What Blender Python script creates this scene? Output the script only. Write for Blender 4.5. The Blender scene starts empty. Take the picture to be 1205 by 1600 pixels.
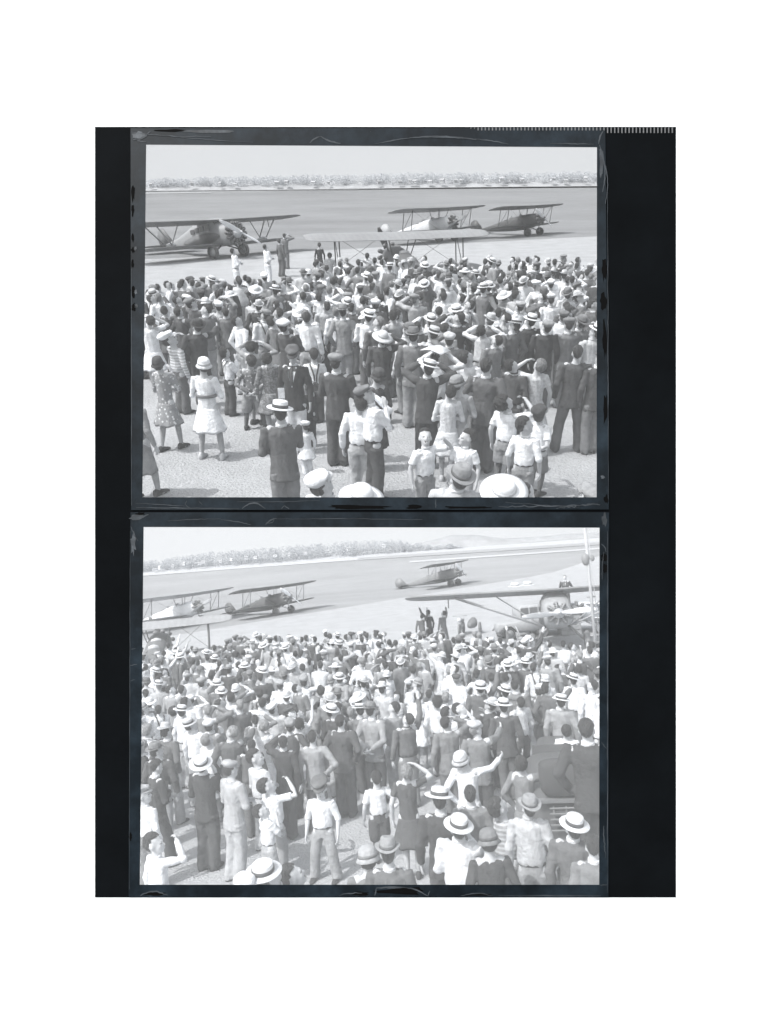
import bpy, bmesh, math, random
import numpy as np
from mathutils import Matrix, Vector, Euler
PI = math.pi
rnd = random.Random(7)
S = bpy.context.scene
C = S.collection

# ------------------------------------------------------------------ camera, sky, sun, exposure
F = 1100.0                       # focal length in photograph pixels (photograph 1205 px wide)
def cam_axes(h_y, slope):        # camera axes (columns right, up, back) in a frame whose horizon shows at row h_y with this slope
    cr = math.cos(slope)
    p = math.atan((h_y - 800.0) * cr / F)              # pitch of the camera, up positive
    r = slope
    fwd = Vector((0, math.cos(p), math.sin(p)))
    right0 = Vector((1, 0, 0)); up0 = right0.cross(fwd)
    right = right0 * math.cos(r) - up0 * math.sin(r)
    up = right0 * math.sin(r) + up0 * math.cos(r)
    return Matrix((right, up, -fwd)).transposed()
R_B = cam_axes(856.0, math.radians(4.4))
R_A = cam_axes(286.0, math.radians(0.5))
H_B, H_A, K_A = 4.6, 4.05, 22.0
cam_d = bpy.data.cameras.new('camera'); cam = bpy.data.objects.new('camera', cam_d); C.objects.link(cam)
cam_d.sensor_fit = 'HORIZONTAL'; cam_d.sensor_width = 36.0; cam_d.lens = F / 1205.0 * 36.0
cam_d.clip_start = 0.1; cam_d.clip_end = 30000.0
M_CAM = Matrix.Translation((0, 0, H_B)) @ R_B.to_4x4()
cam.matrix_world = M_CAM
S.camera = cam
SUN = Vector((-0.45, -0.50, 0.74)).normalized()        # towards the sun: behind the viewer's left shoulder
w = bpy.data.worlds.new('World'); S.world = w; w.use_nodes = True
nt = w.node_tree; nt.nodes.clear()
sky = nt.nodes.new('ShaderNodeTexSky'); sky.sky_type = 'NISHITA'; sky.sun_disc = False
sky.sun_elevation = math.asin(SUN.z); sky.sun_rotation = math.atan2(SUN.x, SUN.y)
sky.air_density = 1.6; sky.dust_density = 3.0
hs = nt.nodes.new('ShaderNodeHueSaturation'); hs.inputs['Saturation'].default_value = 0.16
bg = nt.nodes.new('ShaderNodeBackground'); bg.inputs['Strength'].default_value = 0.15
wo = nt.nodes.new('ShaderNodeOutputWorld')
nt.links.new(sky.outputs[0], hs.inputs['Color']); nt.links.new(hs.outputs[0], bg.inputs['Color']); nt.links.new(bg.outputs[0], wo.inputs['Surface'])
sl = bpy.data.lights.new('sun', 'SUN'); sl.energy = 2.5; sl.angle = math.radians(0.5); sl.color = (1.0, 0.985, 0.96)
so = bpy.data.objects.new('sun', sl); C.objects.link(so); so.rotation_euler = (-SUN).to_track_quat('-Z', 'Y').to_euler()
so.location = (-40, -40, 60)
S.view_settings.view_transform = 'Standard'; S.view_settings.look = 'None'
S.view_settings.gamma = 1.0; S.view_settings.use_curve_mapping = False
S.view_settings.exposure = 0.74
S.render.engine = 'CYCLES'
S.cycles.max_bounces = 5; S.cycles.diffuse_bounces = 3; S.cycles.use_denoising = True

# ------------------------------------------------------------------ frames: B stands upright in world space, A is the raked stage behind the upper plate
class Frame:
    def __init__(s, R, H, k, M, name): s.R, s.H, s.k, s.M, s.name = R, H, k, M, name
    def ray(s, px, py): return s.R @ Vector(((px - 602.5) / F, (800.0 - py) / F, -1.0))
    def at_z(s, px, py, z=0.0):
        d = s.ray(px, py); t = (z - s.H) / d.z
        return Vector((0, 0, s.H)) + d * t
    def at_y(s, px, py, y):
        d = s.ray(px, py); return Vector((0, 0, s.H)) + d * (y / d.y)
    def px(s, p):
        c = s.R.transposed() @ (Vector(p) - Vector((0, 0, s.H)))
        return (602.5 - F * c.x / c.z, 800.0 + F * c.y / c.z)
FB = Frame(R_B, H_B, 1.0, Matrix.Identity(4), 'B')
FA = Frame(R_A, H_A, K_A, M_CAM @ R_A.to_4x4().transposed() @ Matrix.Scale(K_A, 4) @ Matrix.Translation((0, 0, -H_A)), 'A')

# ------------------------------------------------------------------ materials (all greys: a monochrome plate)
MATS = {}
def grey(v, tint=0.0): return (v * (1 - 0.03 - tint), v, v * (1 + 0.045 + tint), 1.0)
def mat(name, v, rough=0.85, noise=0.12, scale=6.0, bump=0.0, bscale=60.0, bdist=0.004, kind='plain', v2=None, pscale=30.0, stretch=(1, 1, 1), spec=0.3, tint=0.0, metallic=0.0):
    key = (name, v, kind, v2, bdist)
    if key in MATS: return MATS[key]
    m = bpy.data.materials.new(name); m.use_nodes = True; MATS[key] = m
    t = m.node_tree; b = t.nodes['Principled BSDF']
    b.inputs['Roughness'].default_value = rough; b.inputs['Specular IOR Level'].default_value = spec
    b.inputs['Metallic'].default_value = metallic
    tc = t.nodes.new('ShaderNodeTexCoord'); mp = t.nodes.new('ShaderNodeMapping'); mp.inputs['Scale'].default_value = stretch
    t.links.new(tc.outputs['Object'], mp.inputs['Vector'])
    n = t.nodes.new('ShaderNodeTexNoise'); n.inputs['Scale'].default_value = scale; n.inputs['Detail'].default_value = 5
    t.links.new(mp.outputs[0], n.inputs['Vector'])
    r = t.nodes.new('ShaderNodeMapRange'); r.inputs['From Min'].default_value = 0.25; r.inputs['From Max'].default_value = 0.75
    r.inputs['To Min'].default_value = 1 - noise; r.inputs['To Max'].default_value = 1 + noise
    t.links.new(n.outputs['Fac'], r.inputs['Value'])
    base = t.nodes.new('ShaderNodeMix'); base.data_type = 'RGBA'
    base.inputs[6].default_value = grey(v, tint); base.inputs[7].default_value = grey(v2 if v2 is not None else v, tint)
    base.inputs[0].default_value = 0.0
    if kind == 'spots':
        q = t.nodes.new('ShaderNodeTexVoronoi'); q.inputs['Scale'].default_value = pscale; t.links.new(mp.outputs[0], q.inputs['Vector'])
        l = t.nodes.new('ShaderNodeMath'); l.operation = 'LESS_THAN'; l.inputs[1].default_value = 0.3
        t.links.new(q.outputs['Distance'], l.inputs[0]); t.links.new(l.outputs[0], base.inputs[0])
    elif kind in ('stripes', 'bands'):
        q = t.nodes.new('ShaderNodeTexWave'); q.inputs['Scale'].default_value = pscale; q.inputs['Distortion'].default_value = 1.2
        q.bands_direction = 'Z' if kind == 'bands' else 'X'
        t.links.new(mp.outputs[0], q.inputs['Vector'])
        l = t.nodes.new('ShaderNodeMath'); l.operation = 'GREATER_THAN'; l.inputs[1].default_value = 0.55
        t.links.new(q.outputs['Fac'], l.inputs[0]); t.links.new(l.outputs[0], base.inputs[0])
    elif kind == 'mottle':
        q = t.nodes.new('ShaderNodeTexNoise'); q.inputs['Scale'].default_value = pscale; q.inputs['Detail'].default_value = 8; q.inputs['Roughness'].default_value = 0.7
        t.links.new(mp.outputs[0], q.inputs['Vector'])
        rr = t.nodes.new('ShaderNodeMapRange'); rr.inputs['From Min'].default_value = 0.42; rr.inputs['From Max'].default_value = 0.68
        t.links.new(q.outputs['Fac'], rr.inputs['Value']); t.links.new(rr.outputs[0], base.inputs[0])
    mul = t.nodes.new('ShaderNodeMix'); mul.data_type = 'RGBA'; mul.blend_type = 'MULTIPLY'; mul.inputs[0].default_value = 1.0
    t.links.new(base.outputs[2], mul.inputs[6]); t.links.new(r.outputs[0], mul.inputs[7])
    t.links.new(mul.outputs[2], b.inputs['Base Color'])
    if bump > 0:
        nb = t.nodes.new('ShaderNodeTexNoise'); nb.inputs['Scale'].default_value = bscale; nb.inputs['Detail'].default_value = 4
        t.links.new(mp.outputs[0], nb.inputs['Vector'])
        bp = t.nodes.new('ShaderNodeBump'); bp.inputs['Strength'].default_value = bump; bp.inputs['Distance'].default_value = bdist
        t.links.new(nb.outputs['Fac'], bp.inputs['Height']); t.links.new(bp.outputs[0], b.inputs['Normal'])
    return m
TONE = {'A': [.035, .045, .065, .10, .155, .23, .32, .43, .56, .70], 'B': [.045, .06, .085, .125, .19, .30, .38, .49, .60, .71]}
def cloth(fr, tone, kind='plain', tone2=None):
    tv = TONE[fr.name]; v = tv[tone]; v2 = tv[tone2] if tone2 is not None else None
    ps = {'spots': 16.0, 'stripes': 14.0, 'bands': 5.5, 'mottle': 26.0}.get(kind, 30.0)
    return mat('cloth_' + kind, v, 0.92, 0.24, 9.0, 0.7, 26.0, 0.022 * fr.k, kind, v2, ps, spec=0.12)
def skin(fr, i): return mat('skin', ({'A': .43, 'B': .52}[fr.name]) * (0.82, 1.0, 1.15)[i], 0.6, 0.08, 12.0, spec=0.3)
def straw(fr, v): return mat('straw', v, 0.75, 0.12, 40.0, 0.6, 130.0, 0.004 * fr.k, stretch=(1, 1, 3))
def hairm(fr, v): return mat('hair', v, 0.55, 0.45, 34.0, 1.0, 60.0, 0.05 * fr.k, stretch=(1, 1, .25))

# ------------------------------------------------------------------ object helpers
def mesh_from(name, verts, faces, smooth=True):
    me = bpy.data.meshes.new(name); me.from_pydata([tuple(v) for v in verts], [], faces); me.update()
    if smooth: me.shade_smooth()
    return me
def link(name, me, parent=None, m=None, mw=None, local=None, label=None, cat=None, group=None, kind=None):
    o = bpy.data.objects.new(name, me); C.objects.link(o)
    if parent is not None: o.parent = parent
    if mw is not None: o.matrix_world = mw
    if local is not None: o.matrix_local = local
    if m is not None and me is not None:
        ms = m if isinstance(m, (list, tuple)) else [m]
        while len(me.materials) < len(ms): me.materials.append(None)
        for i, mm in enumerate(ms):
            o.material_slots[i].link = 'OBJECT'; o.material_slots[i].material = mm
    if label: o['label'] = label
    if cat: o['category'] = cat
    if group: o['group'] = group
    if kind: o['kind'] = kind
    return o
class MB:                                   # collects tubes, lofts, boxes as plain lists
    def __init__(s): s.v = []; s.f = []
    def add(s, vs, fs):
        o = len(s.v); s.v.extend(vs); s.f.extend([tuple(i + o for i in f) for f in fs])
    def rings(s, rings, cap=True):
        n = len(rings[0]); vs = [p for r in rings for p in r]; fs = []
        for k in range(len(rings) - 1):
            for i in range(n):
                j = (i + 1) % n
                fs.append((k * n + i, k * n + j, (k + 1) * n + j, (k + 1) * n + i))
        if cap:
            fs.append(tuple(reversed(range(n)))); fs.append(tuple((len(rings) - 1) * n + i for i in range(n)))
        s.add(vs, fs)
    def tube(s, pts, rad, n=10, round_caps=True, xref=Vector((1, 0, 0))):
        pts = [Vector(p) for p in pts]; rad = [(r, r) if not isinstance(r, tuple) else r for r in rad]
        if round_caps:
            d0 = (pts[0] - pts[1]).normalized(); d1 = (pts[-1] - pts[-2]).normalized()
            m0, m1 = min(rad[0]), min(rad[-1])
            P0, P1, R0, R1 = [], [], [], []
            for a in (0.85, 0.5):
                c = math.sqrt(1 - a * a)
                P0.append(pts[0] + d0 * m0 * a); R0.append((rad[0][0] * c, rad[0][1] * c))
                P1.insert(0, pts[-1] + d1 * m1 * a); R1.insert(0, (rad[-1][0] * c, rad[-1][1] * c))
            pts = P0 + pts + P1; rad = R0 + rad + R1
        rings = []
        for i, p in enumerate(pts):
            a = pts[max(i - 1, 0)]; b = pts[min(i + 1, len(pts) - 1)]
            t = (b - a).normalized()
            x = xref - t * xref.dot(t)
            if x.length < 0.15: x = Vector((0, 1, 0)) - t * t.y
            x.normalize(); y = t.cross(x)
            rings.append([p + x * math.cos(2 * PI * k / n) * rad[i][0] + y * math.sin(2 * PI * k / n) * rad[i][1] for k in range(n)])
        s.rings(rings)
    def ball(s, c, r, n=12, m=8, M=None):
        rings = []
        for k in range(1, m):
            a = -PI / 2 + PI * k / m
            rings.append([Vector((math.cos(2 * PI * i / n) * math.cos(a) * r[0], math.sin(2 * PI * i / n) * math.cos(a) * r[1], math.sin(a) * r[2])) for i in range(n)])
        rings = [[(M @ (p + Vector(c)) if M else p + Vector(c)) for p in q] for q in rings]
        s.rings(rings)
    def box(s, c, d, R=None):
        c = Vector(c); vs = []
        for x in (-.5, .5):
            for y in (-.5, .5):
                for z in (-.5, .5):
                    p = Vector((x * d[0], y * d[1], z * d[2])); vs.append((R @ p if R else p) + c)
        s.add(vs, [(0, 1, 3, 2), (4, 6, 7, 5), (0, 4, 5, 1), (2, 3, 7, 6), (0, 2, 6, 4), (1, 5, 7, 3)])
    def mesh(s, name, smooth=True): return mesh_from(name, s.v, s.f, smooth)
def remesh(mb, name, voxel, smooth=2, disp=None):
    me = mb.mesh('tmp'); o = bpy.data.objects.new('tmp', me); C.objects.link(o)
    md = o.modifiers.new('r', 'REMESH'); md.mode = 'VOXEL'; md.voxel_size = voxel; md.use_smooth_shade = True
    if smooth:
        ms = o.modifiers.new('s', 'SMOOTH'); ms.factor = 0.5; ms.iterations = smooth
    dm = o.modifiers.new('d', 'DECIMATE'); dm.ratio = {.0155: .34, .0165: .55}.get(voxel, .36)
    dg = bpy.context.evaluated_depsgraph_get()
    out = bpy.data.meshes.new_from_object(o.evaluated_get(dg)); out.name = name
    bpy.data.objects.remove(o); bpy.data.meshes.remove(me)
    out.shade_smooth()
    if disp is not None:
        n = len(out.vertices); co = np.empty(n * 3, 'f'); out.vertices.foreach_get('co', co); co = co.reshape(-1, 3)
        no = np.empty(n * 3, 'f'); out.vertices.foreach_get('normal', no); no = no.reshape(-1, 3)
        co = co + no * disp(co)[:, None]; out.vertices.foreach_set('co', co.ravel()); out.update()
    return out
def lathe(mb, prof, n=24, sx=1.0, sy=1.0):  # prof: (r, z) from bottom to top
    mb.rings([[Vector((math.cos(2 * PI * i / n) * r * sx, math.sin(2 * PI * i / n) * r * sy, z)) for i in range(n)] for r, z in prof])

# ------------------------------------------------------------------ the mount: white backing, black card and the two plates, square to the lens
DM = 2.6
def bp(px, py, depth): return M_CAM @ Vector(((px - 602.5) / F * depth, (800 - py) / F * depth, -depth))
def holed(name, outer, holes_y, depth, thick):
    # outer quad (4 px points clockwise from top-left) with one or two stacked four-cornered openings -> slab with real thickness
    bm = bmesh.new()
    def ring(q, d): return [bm.verts.new(bp(x, y, d)) for x, y in q]
    fr_o = ring(outer, depth); bk_o = ring(outer, depth + thick)
    fr_h = [ring(h, depth) for h in holes_y]; bk_h = [ring(h, depth + thick) for h in holes_y]
    def fill(o, hs):
        if len(hs) == 1:
            h = hs[0]
            for i in range(4): bm.faces.new((o[i], o[(i + 1) % 4], h[(i + 1) % 4], h[i]))
        else:
            a, b = hs
            bm.faces.new((o[0], o[1], a[1], a[0])); bm.faces.new((o[2], o[3], b[3], b[2]))
            bm.faces.new((a[3], a[2], b[1], b[0]))
            bm.faces.new((o[1], o[2], b[2], b[1], a[2], a[1])); bm.faces.new((o[3], o[0], a[0], a[3], b[0], b[3]))
    fill(fr_o, fr_h); fill(bk_o, bk_h)
    for f, b in [(fr_o, bk_o)] + list(zip(fr_h, bk_h)):
        for i in range(4): bm.faces.new((f[i], f[(i + 1) % 4], b[(i + 1) % 4], b[i]))
    bmesh.ops.recalc_face_normals(bm, faces=bm.faces)
    me = bpy.data.meshes.new(name); bm.to_mesh(me); bm.free(); return me
def quad(x0, y0, x1, y1): return [(x0, y0), (x1, y0), (x1, y1), (x0, y1)]
white_m = mat('white_paint', .93, 0.9, 0.01, 4.0, spec=0.0)
black_m = mat('black_card', .0032, 0.85, 0.25, 3.0, kind='mottle', v2=.005, pscale=2.0, spec=0.06, tint=0.22)
slate_m = mat('plate_border', .010, 0.45, 0.35, 5.0, kind='mottle', v2=.026, pscale=7.0, spec=0.2, tint=0.32)
scratch_m = mat('scratch', .06, 0.6, 0.6, 12.0, spec=0.2, tint=0.1)
haze_m = mat('worn_emulsion', .045, 0.55, 0.5, 9.0, kind='mottle', v2=.10, pscale=22.0, tint=0.10)
chip_m = mat('chip', .004, 0.8, spec=0.05)
tick_m = mat('tick', .15, 0.8)
def px_in(q, d): return [(x + dx * d, y + dy * d) for (x, y), (dx, dy) in zip(q, ((1, 1), (-1, 1), (-1, -1), (1, -1)))]
link('backing_wall', holed('backing_wall', quad(-70, -60, 1275, 1660), [quad(154, 206, 1050, 1396)], DM + 0.0036, 0.02), m=white_m, label='plain white backing wall behind the black card', cat='wall', kind='thing')
mount = link('card_mount', holed('card_mount', quad(148.5, 198, 1056.5, 1402.5), [quad(214, 216, 942, 789), quad(213, 812, 944, 1394)], DM + 0.003, 0.012), m=black_m,
             label='matt black card mount carrying the two glass plates', cat='mount')
PL = [([(204, 200), (946, 200), (951.5, 796), (205, 797)], [(228.5, 226), (933, 230), (932.5, 777), (222.5, 777)]),
      ([(204, 800.5), (952, 800.5), (951, 1401.5), (201, 1401.5)], [(224.5, 823.5), (937, 824.5), (936.5, 1382.5), (218.5, 1382.5)])]
plates = []
for (o_, i_), lab in zip(PL, ('upper glass plate with dark scratched border round the nearer aeroplane meeting', 'lower glass plate with chipped dark border round the crowd under a tilted horizon')):
    plates.append(link('glass_plate', holed('glass_plate', o_, [i_], DM, 0.0025), m=slate_m, label=lab, cat='glass plate', group='glass plates on the black card'))
# the fogged emulsion of each plate: a thin slab of pale scattering stuff inside the glass, denser in the lower plate
for pl_, (o_, i_), dens in zip(plates, PL, (62.0, 132.0)):
    bm = bmesh.new(); q = [(x + dx, y + dy) for (x, y), (dx, dy) in zip(i_, ((-.2, -.2), (.2, -.2), (.2, .2), (-.2, .2)))]
    fr_ = [bm.verts.new(bp(x, y, DM + .0004)) for x, y in q]; bk_ = [bm.verts.new(bp(x, y, DM + .0023)) for x, y in q]
    bm.faces.new(fr_); bm.faces.new(bk_)
    for i in range(4): bm.faces.new((fr_[i], fr_[(i + 1) % 4], bk_[(i + 1) % 4], bk_[i]))
    bmesh.ops.recalc_face_normals(bm, faces=bm.faces); me = bpy.data.meshes.new('pane'); bm.to_mesh(me); bm.free()
    fm_ = bpy.data.materials.new('fogged_emulsion'); fm_.use_nodes = True; t_ = fm_.node_tree; t_.nodes.clear()
    pv = t_.nodes.new('ShaderNodeVolumePrincipled'); pv.inputs['Density'].default_value = dens; pv.inputs['Color'].default_value = (.96, .985, 1.0, 1)
    ou = t_.nodes.new('ShaderNodeOutputMaterial'); t_.links.new(pv.outputs[0], ou.inputs['Volume'])
    link('pane', me, m=fm_).parent = pl_
def ribbon(name, pts, wid, m, parent, lift=0.0009):
    mb = MB(); P = [Vector((p[0], min(p[1], 1399.8))) for p in pts]; L, Rr = [], []
    for i, p in enumerate(P):
        t = (P[min(i + 1, len(P) - 1)] - P[max(i - 1, 0)]).normalized(); n = Vector((-t.y, t.x))
        ww = wid * (0.35 + 0.65 * math.sin(PI * min(max(i / (len(P) - 1), .06), .94))) * (0.8 + 0.4 * rnd.random())
        L.append(p + n * ww / 2); Rr.append(p - n * ww / 2)
    n = len(P)
    for d in (DM - lift, DM + 0.001): mb.v += [bp(q.x, q.y, d) for q in L] + [bp(q.x, q.y, d) for q in Rr]
    for i in range(n - 1):
        mb.f += [(i, i + 1, n + i + 1, n + i), (i, i + 1, 2 * n + i + 1, 2 * n + i), (n + i, n + i + 1, 3 * n + i + 1, 3 * n + i)]
    o = link(name, mb.mesh(name, False), m=m)
    o.parent = parent; return o
def curve(a, b, bulge, n=14, jit=0.4):
    a, b = Vector(a), Vector(b); t = b - a; nn = Vector((-t.y, t.x)).normalized()
    return [a + t * (i / n) + nn * bulge * math.sin(PI * i / n) + Vector((rnd.uniform(-jit, jit), rnd.uniform(-jit, jit))) for i in range(n + 1)]
def blob(name, c, rx, ry, m, parent, lift=0.0007, n=14, rough=.35):
    c = (c[0], min(c[1], 1400.5 - ry * (1 + rough)))
    mb = MB(); ring = []
    for i in range(n):
        a = 2 * PI * i / n; q = 1 + rnd.uniform(-rough, rough)
        ring.append((c[0] + math.cos(a) * rx * q, c[1] + math.sin(a) * ry * q))
    mb.rings([[bp(x, y, DM + 0.001) for x, y in ring], [bp(x, y, DM - lift) for x, y in ring]])
    o = link(name, mb.mesh(name, False), m=m); o.parent = parent; return o
U, Lo = plates
for pts, wd, pl in [
    (curve((484, 224), (501, 213), -2), 2.2, U), (curve((501, 213), (532, 224), 2), 2.4, U), (curve((585, 225), (645, 215), -1), 1.6, U),
    (curve((640, 215), (745, 218), -3, 22), 3.0, U), (curve((742, 217), (795, 225), -1), 1.6, U), (curve((860, 224), (928, 225), 0, 16), 1.6, U),
    (curve((206, 206), (330, 213), 3, 16, .8), 1.5, U), (curve((240, 209), (395, 222), 2, 20, .5), 1.0, U), (curve((208, 218), (236, 205), 3, 10, 1), 3.0, U),
    (curve((210, 214), (228, 222), 2, 10, 1), 2.5, U), (curve((937, 226), (942, 300), -6, 18), 2.0, U), (curve((936, 232), (946, 318), -8, 18), 1.4, U),
    (curve((943, 205), (936, 225), 2, 8), 2.2, U), (curve((212, 786), (290, 791), 0, 16), 1.0, U), (curve((213, 793), (374, 795), 0, 22), 1.6, U),
    (curve((378, 795), (415, 795), -9, 14), 2.2, U), (curve((440, 795), (444, 790), 0, 5), 1.2, U), (curve((444, 790), (452, 795), 0, 5), 1.2, U),
    (curve((292, 782), (289, 788), 0, 5), 1.0, U), (curve((289, 788), (297, 794), 0, 5), 1.0, U), (curve((310, 782), (316, 789), 0, 5), 1.0, U),
    (curve((370, 784), (500, 782), 1, 16), .8, U), (curve((681, 780), (681, 794), 0, 6), 1.6, U), (curve((780, 792), (938, 789), 0, 24, 1.2), 1.6, U),
    (curve((868, 794), (935, 786), 1, 16, 1.6), 1.6, U), (curve((790, 785), (905, 793), 0, 16, .6), .8, U), (curve((205.5, 420), (205.5, 790), 0, 40, .3), 1.2, U),
    (curve((949.5, 300), (951, 780), 0, 40, .3), 1.0, U), (curve((262, 814), (345, 811), -1, 16), 1.0, Lo), (curve((345, 812), (392, 820), -1, 12), 1.2, Lo),
    (curve((415, 820), (432, 810), -2, 10), 2.2, Lo), (curve((430, 811), (660, 812), -1, 26), .9, Lo), (curve((418, 818), (429, 812), 2, 8), 1.0, Lo),
    (curve((206, 812), (232, 804), 1, 8, 1), 2.6, Lo), (curve((205, 822), (215, 845), 1, 8, .8), 1.5, Lo), (curve((220, 1399), (262, 1399), -6, 14, .8), 2.2, Lo),
    (curve((586, 1400), (588, 1388), 0, 8), 2.0, Lo), (curve((588, 1388), (635, 1387), -1, 12), 3.2, Lo), (curve((632, 1387), (668, 1400), -3, 12), 2.0, Lo),
    (curve((668, 1401), (672, 1392), 0, 6), 1.2, Lo), (curve((721, 1400), (770, 1400), -4, 14), 1.8, Lo), (curve((780, 1400), (938, 1400), 0, 24, .8), 1.2, Lo),
    (curve((949.5, 830), (949.5, 1395), 0, 44, .35), 1.4, Lo), (curve((944, 1290), (947, 1340), 1, 14, 1.0), 1.6, Lo), (curve((938, 1383), (949, 1383), 0, 6), 1.6, Lo),
    (curve((940, 850), (947, 862), -2, 8), 1.6, Lo), (curve((944, 862), (941, 905), 1, 10), 1.2, Lo), (curve((203.5, 830), (202, 1390), 0, 44, .3), 0.8, Lo),
    (curve((204, 1015), (212, 1013), 0, 6), 1.0, Lo), (curve((203, 1040), (214, 1038), 0, 6), 1.0, Lo), (curve((203, 1064), (211, 1062), 0, 6), 1.0, Lo),
    (curve((530, 1399), (566, 1395), -1, 10, .8), 1.6, Lo), (curve((940, 1160), (948, 1170), 0, 6), 1.2, Lo)]:
    ribbon('scratch', pts, wd, scratch_m, pl)
for c, rx, ry, pl, m in [((208, 300), 2.5, 14, U, chip_m), ((207.5, 328), 2, 9, U, chip_m), ((207.5, 372), 2, 6, U, chip_m), ((208, 390), 3, 5, U, chip_m), ((207, 412), 2, 6, U, chip_m),
                         ((208, 458), 3, 9, U, chip_m), ((209, 480), 4, 6, U, chip_m), ((211, 388), 2.5, 3.5, U, haze_m), ((212, 456), 2.5, 4, U, haze_m), ((213, 478), 3, 3, U, haze_m),
                         ((944, 420), 4, 18, U, chip_m), ((943, 470), 5, 12, U, chip_m), ((945, 530), 3, 30, U, chip_m), ((946, 640), 3, 25, U, chip_m), ((947, 780), 3, 7, U, chip_m),
                         ((560, 792), 55, 3, U, chip_m), ((730, 793), 40, 2, U, chip_m), ((648, 792), 12, 3, U, chip_m), ((330, 205), 40, 2.2, U, haze_m), ((265, 203.5), 30, 1.8, U, chip_m),
                         ((219, 212), 11, 6, U, haze_m), ((942, 745), 3, 3, U, haze_m), ((940, 255), 3, 22, U, haze_m), ((215, 808), 12, 4, Lo, haze_m), ((219, 803), 9, 2, Lo, chip_m),
                         ((944, 872), 5, 7, Lo, chip_m), ((946, 888), 3, 7, Lo, chip_m), ((244, 1400), 18, 3, Lo, chip_m), ((627, 1397), 34, 6, Lo, chip_m), ((745, 1401), 22, 2, Lo, chip_m),
                         ((560, 1399), 14, 3, Lo, chip_m), ((204, 1307), 2.5, 6, Lo, chip_m), ((945, 812), 4, 9, Lo, haze_m), ((208, 850), 4, 16, Lo, haze_m)]:
    blob('chip' if m is chip_m else 'worn_patch', c, rx, ry, m, pl)
mb = MB()
x = 736.0
while x < 1055:
    h = 10.0 if x > 948 else (6.0 if x > 742 else 3.5)
    wd = .95 if x > 742 else .6
    d0, d1 = DM + 0.0018, DM + 0.0033
    y0 = 197.6
    if x < 948: d0, d1 = DM - 0.0012, DM + 0.0028; y0 = 197.6
    vs = [bp(xx, yy, d) for d in (d0, d1) for xx, yy in quad(x - wd, y0, x + wd, y0 + h)]
    mb.add(vs, [(0, 1, 2, 3), (0, 1, 5, 4), (1, 2, 6, 5), (2, 3, 7, 6), (3, 0, 4, 7)])
    x += 5.62
o = link('tick_marks', mb.mesh('tick_marks', False), m=tick_m, kind='stuff'); o.parent = mount

# ------------------------------------------------------------------ ground, far shore and sky of the two views
def prof_fn(y0, y1, z1, sl):
    def f(y):
        if y <= y0: return 0.0
        t = min((y - y0) / (y1 - y0), 1.0)
        return z1 * t * t * (1.6 - 0.6 * t) if y <= y1 else z1 + (y - y1) * sl
    return f
def sheet(name, fr, quadpts, prof, m, lift, nx=14, ny=40, kind='structure', par=None):
    # quadpts: four ground points (local xy) -> gridded sheet following the ground profile
    a, b, c, d = [Vector(p) for p in quadpts]; vs = []; fs = []
    for j in range(ny + 1):
        t = (j / ny) ** 1.7
        l, r = a.lerp(d, t), b.lerp(c, t)
        for i in range(nx + 1):
            p = l.lerp(r, i / nx); vs.append((p.x, p.y, prof(p.y) + lift))
    for j in range(ny):
        for i in range(nx):
            k = j * (nx + 1) + i; fs.append((k, k + 1, k + nx + 2, k + nx + 1))
    return link(name, mesh_from(name, vs, fs), m=m, mw=fr.M, kind=kind)
def hit(fr, px, py, prof):                   # where the view through a pixel meets the profiled ground
    O = Vector((0, 0, fr.H)); d = fr.ray(px, py); d = d / d.y; y = 4.0
    while y < 260:
        p = O + d * y
        if p.z <= prof(y): return p
        y += 0.25
    return O + d * 260
YS = {'A': 104.0, 'B': 106.0}
profA = prof_fn(66, 104, 4.05 - 104 * math.tan(math.radians(0.55)), .10)
profB = prof_fn(82, 106, 4.6 - 106 * math.tan(math.radians(0.75)), .13)
ground_mats = {
    'A': (mat('gravel', .345, 0.95, 0.15, .9, 0.9, 26.0, 0.05 * K_A, 'mottle', .25, 17.0, spec=.1), mat('turf_field', .18, 0.95, 0.16, .25, 0.3, 5.0, 0.03 * K_A, 'mottle', .155, 1.4, (.22, 1, 1), spec=.1),
          mat('pale_shallows', .31, 0.9, 0.05, .3, stretch=(.1, 1, 1), spec=.1)),
    'B': (mat('gravel', .44, 0.95, 0.12, .9, 0.9, 26.0, 0.05, 'mottle', .35, 17.0, spec=.1), mat('turf_field', .30, 0.95, 0.12, .25, 0.3, 5.0, 0.03, 'mottle', .265, 1.4, (.22, 1, 1), spec=.1),
          mat('pale_shallows', .43, 0.9, 0.05, .3, stretch=(.1, 1, 1), spec=.1))}
for fr, prof in ((FA, profA), (FB, profB)):
    gm, fm, pm = ground_mats[fr.name]; ys = YS[fr.name]
    near = 4.5 if fr is FA else 1.0
    sheet('ground', fr, [(-22, near), (22, near), (150, ys + 9), (-150, ys + 9)], prof, fm, 0.0, 24, 60)
    # gravel apron: from the lens to the light edge seen in the photograph
    if fr is FA: e0, e1 = fr.at_z(228, 413), fr.at_z(933, 371)
    else: e0, e1 = fr.at_z(225, 1001), fr.at_z(935, 884)
    dx = e1.x - e0.x; sl_ = (e1.y - e0.y) / dx
    L0 = (e0.x - 14, max(e0.y - 14 * sl_, 8)); L1 = (e1.x + 14, e1.y + 14 * sl_)
    if fr is FA: L0 = (e0.x - 14, e0.y - 4)
    sheet('apron', fr, [(-20, near + .2), (20, near + .2), L1, L0], prof, gm, 0.012, 16, 40)
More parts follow.
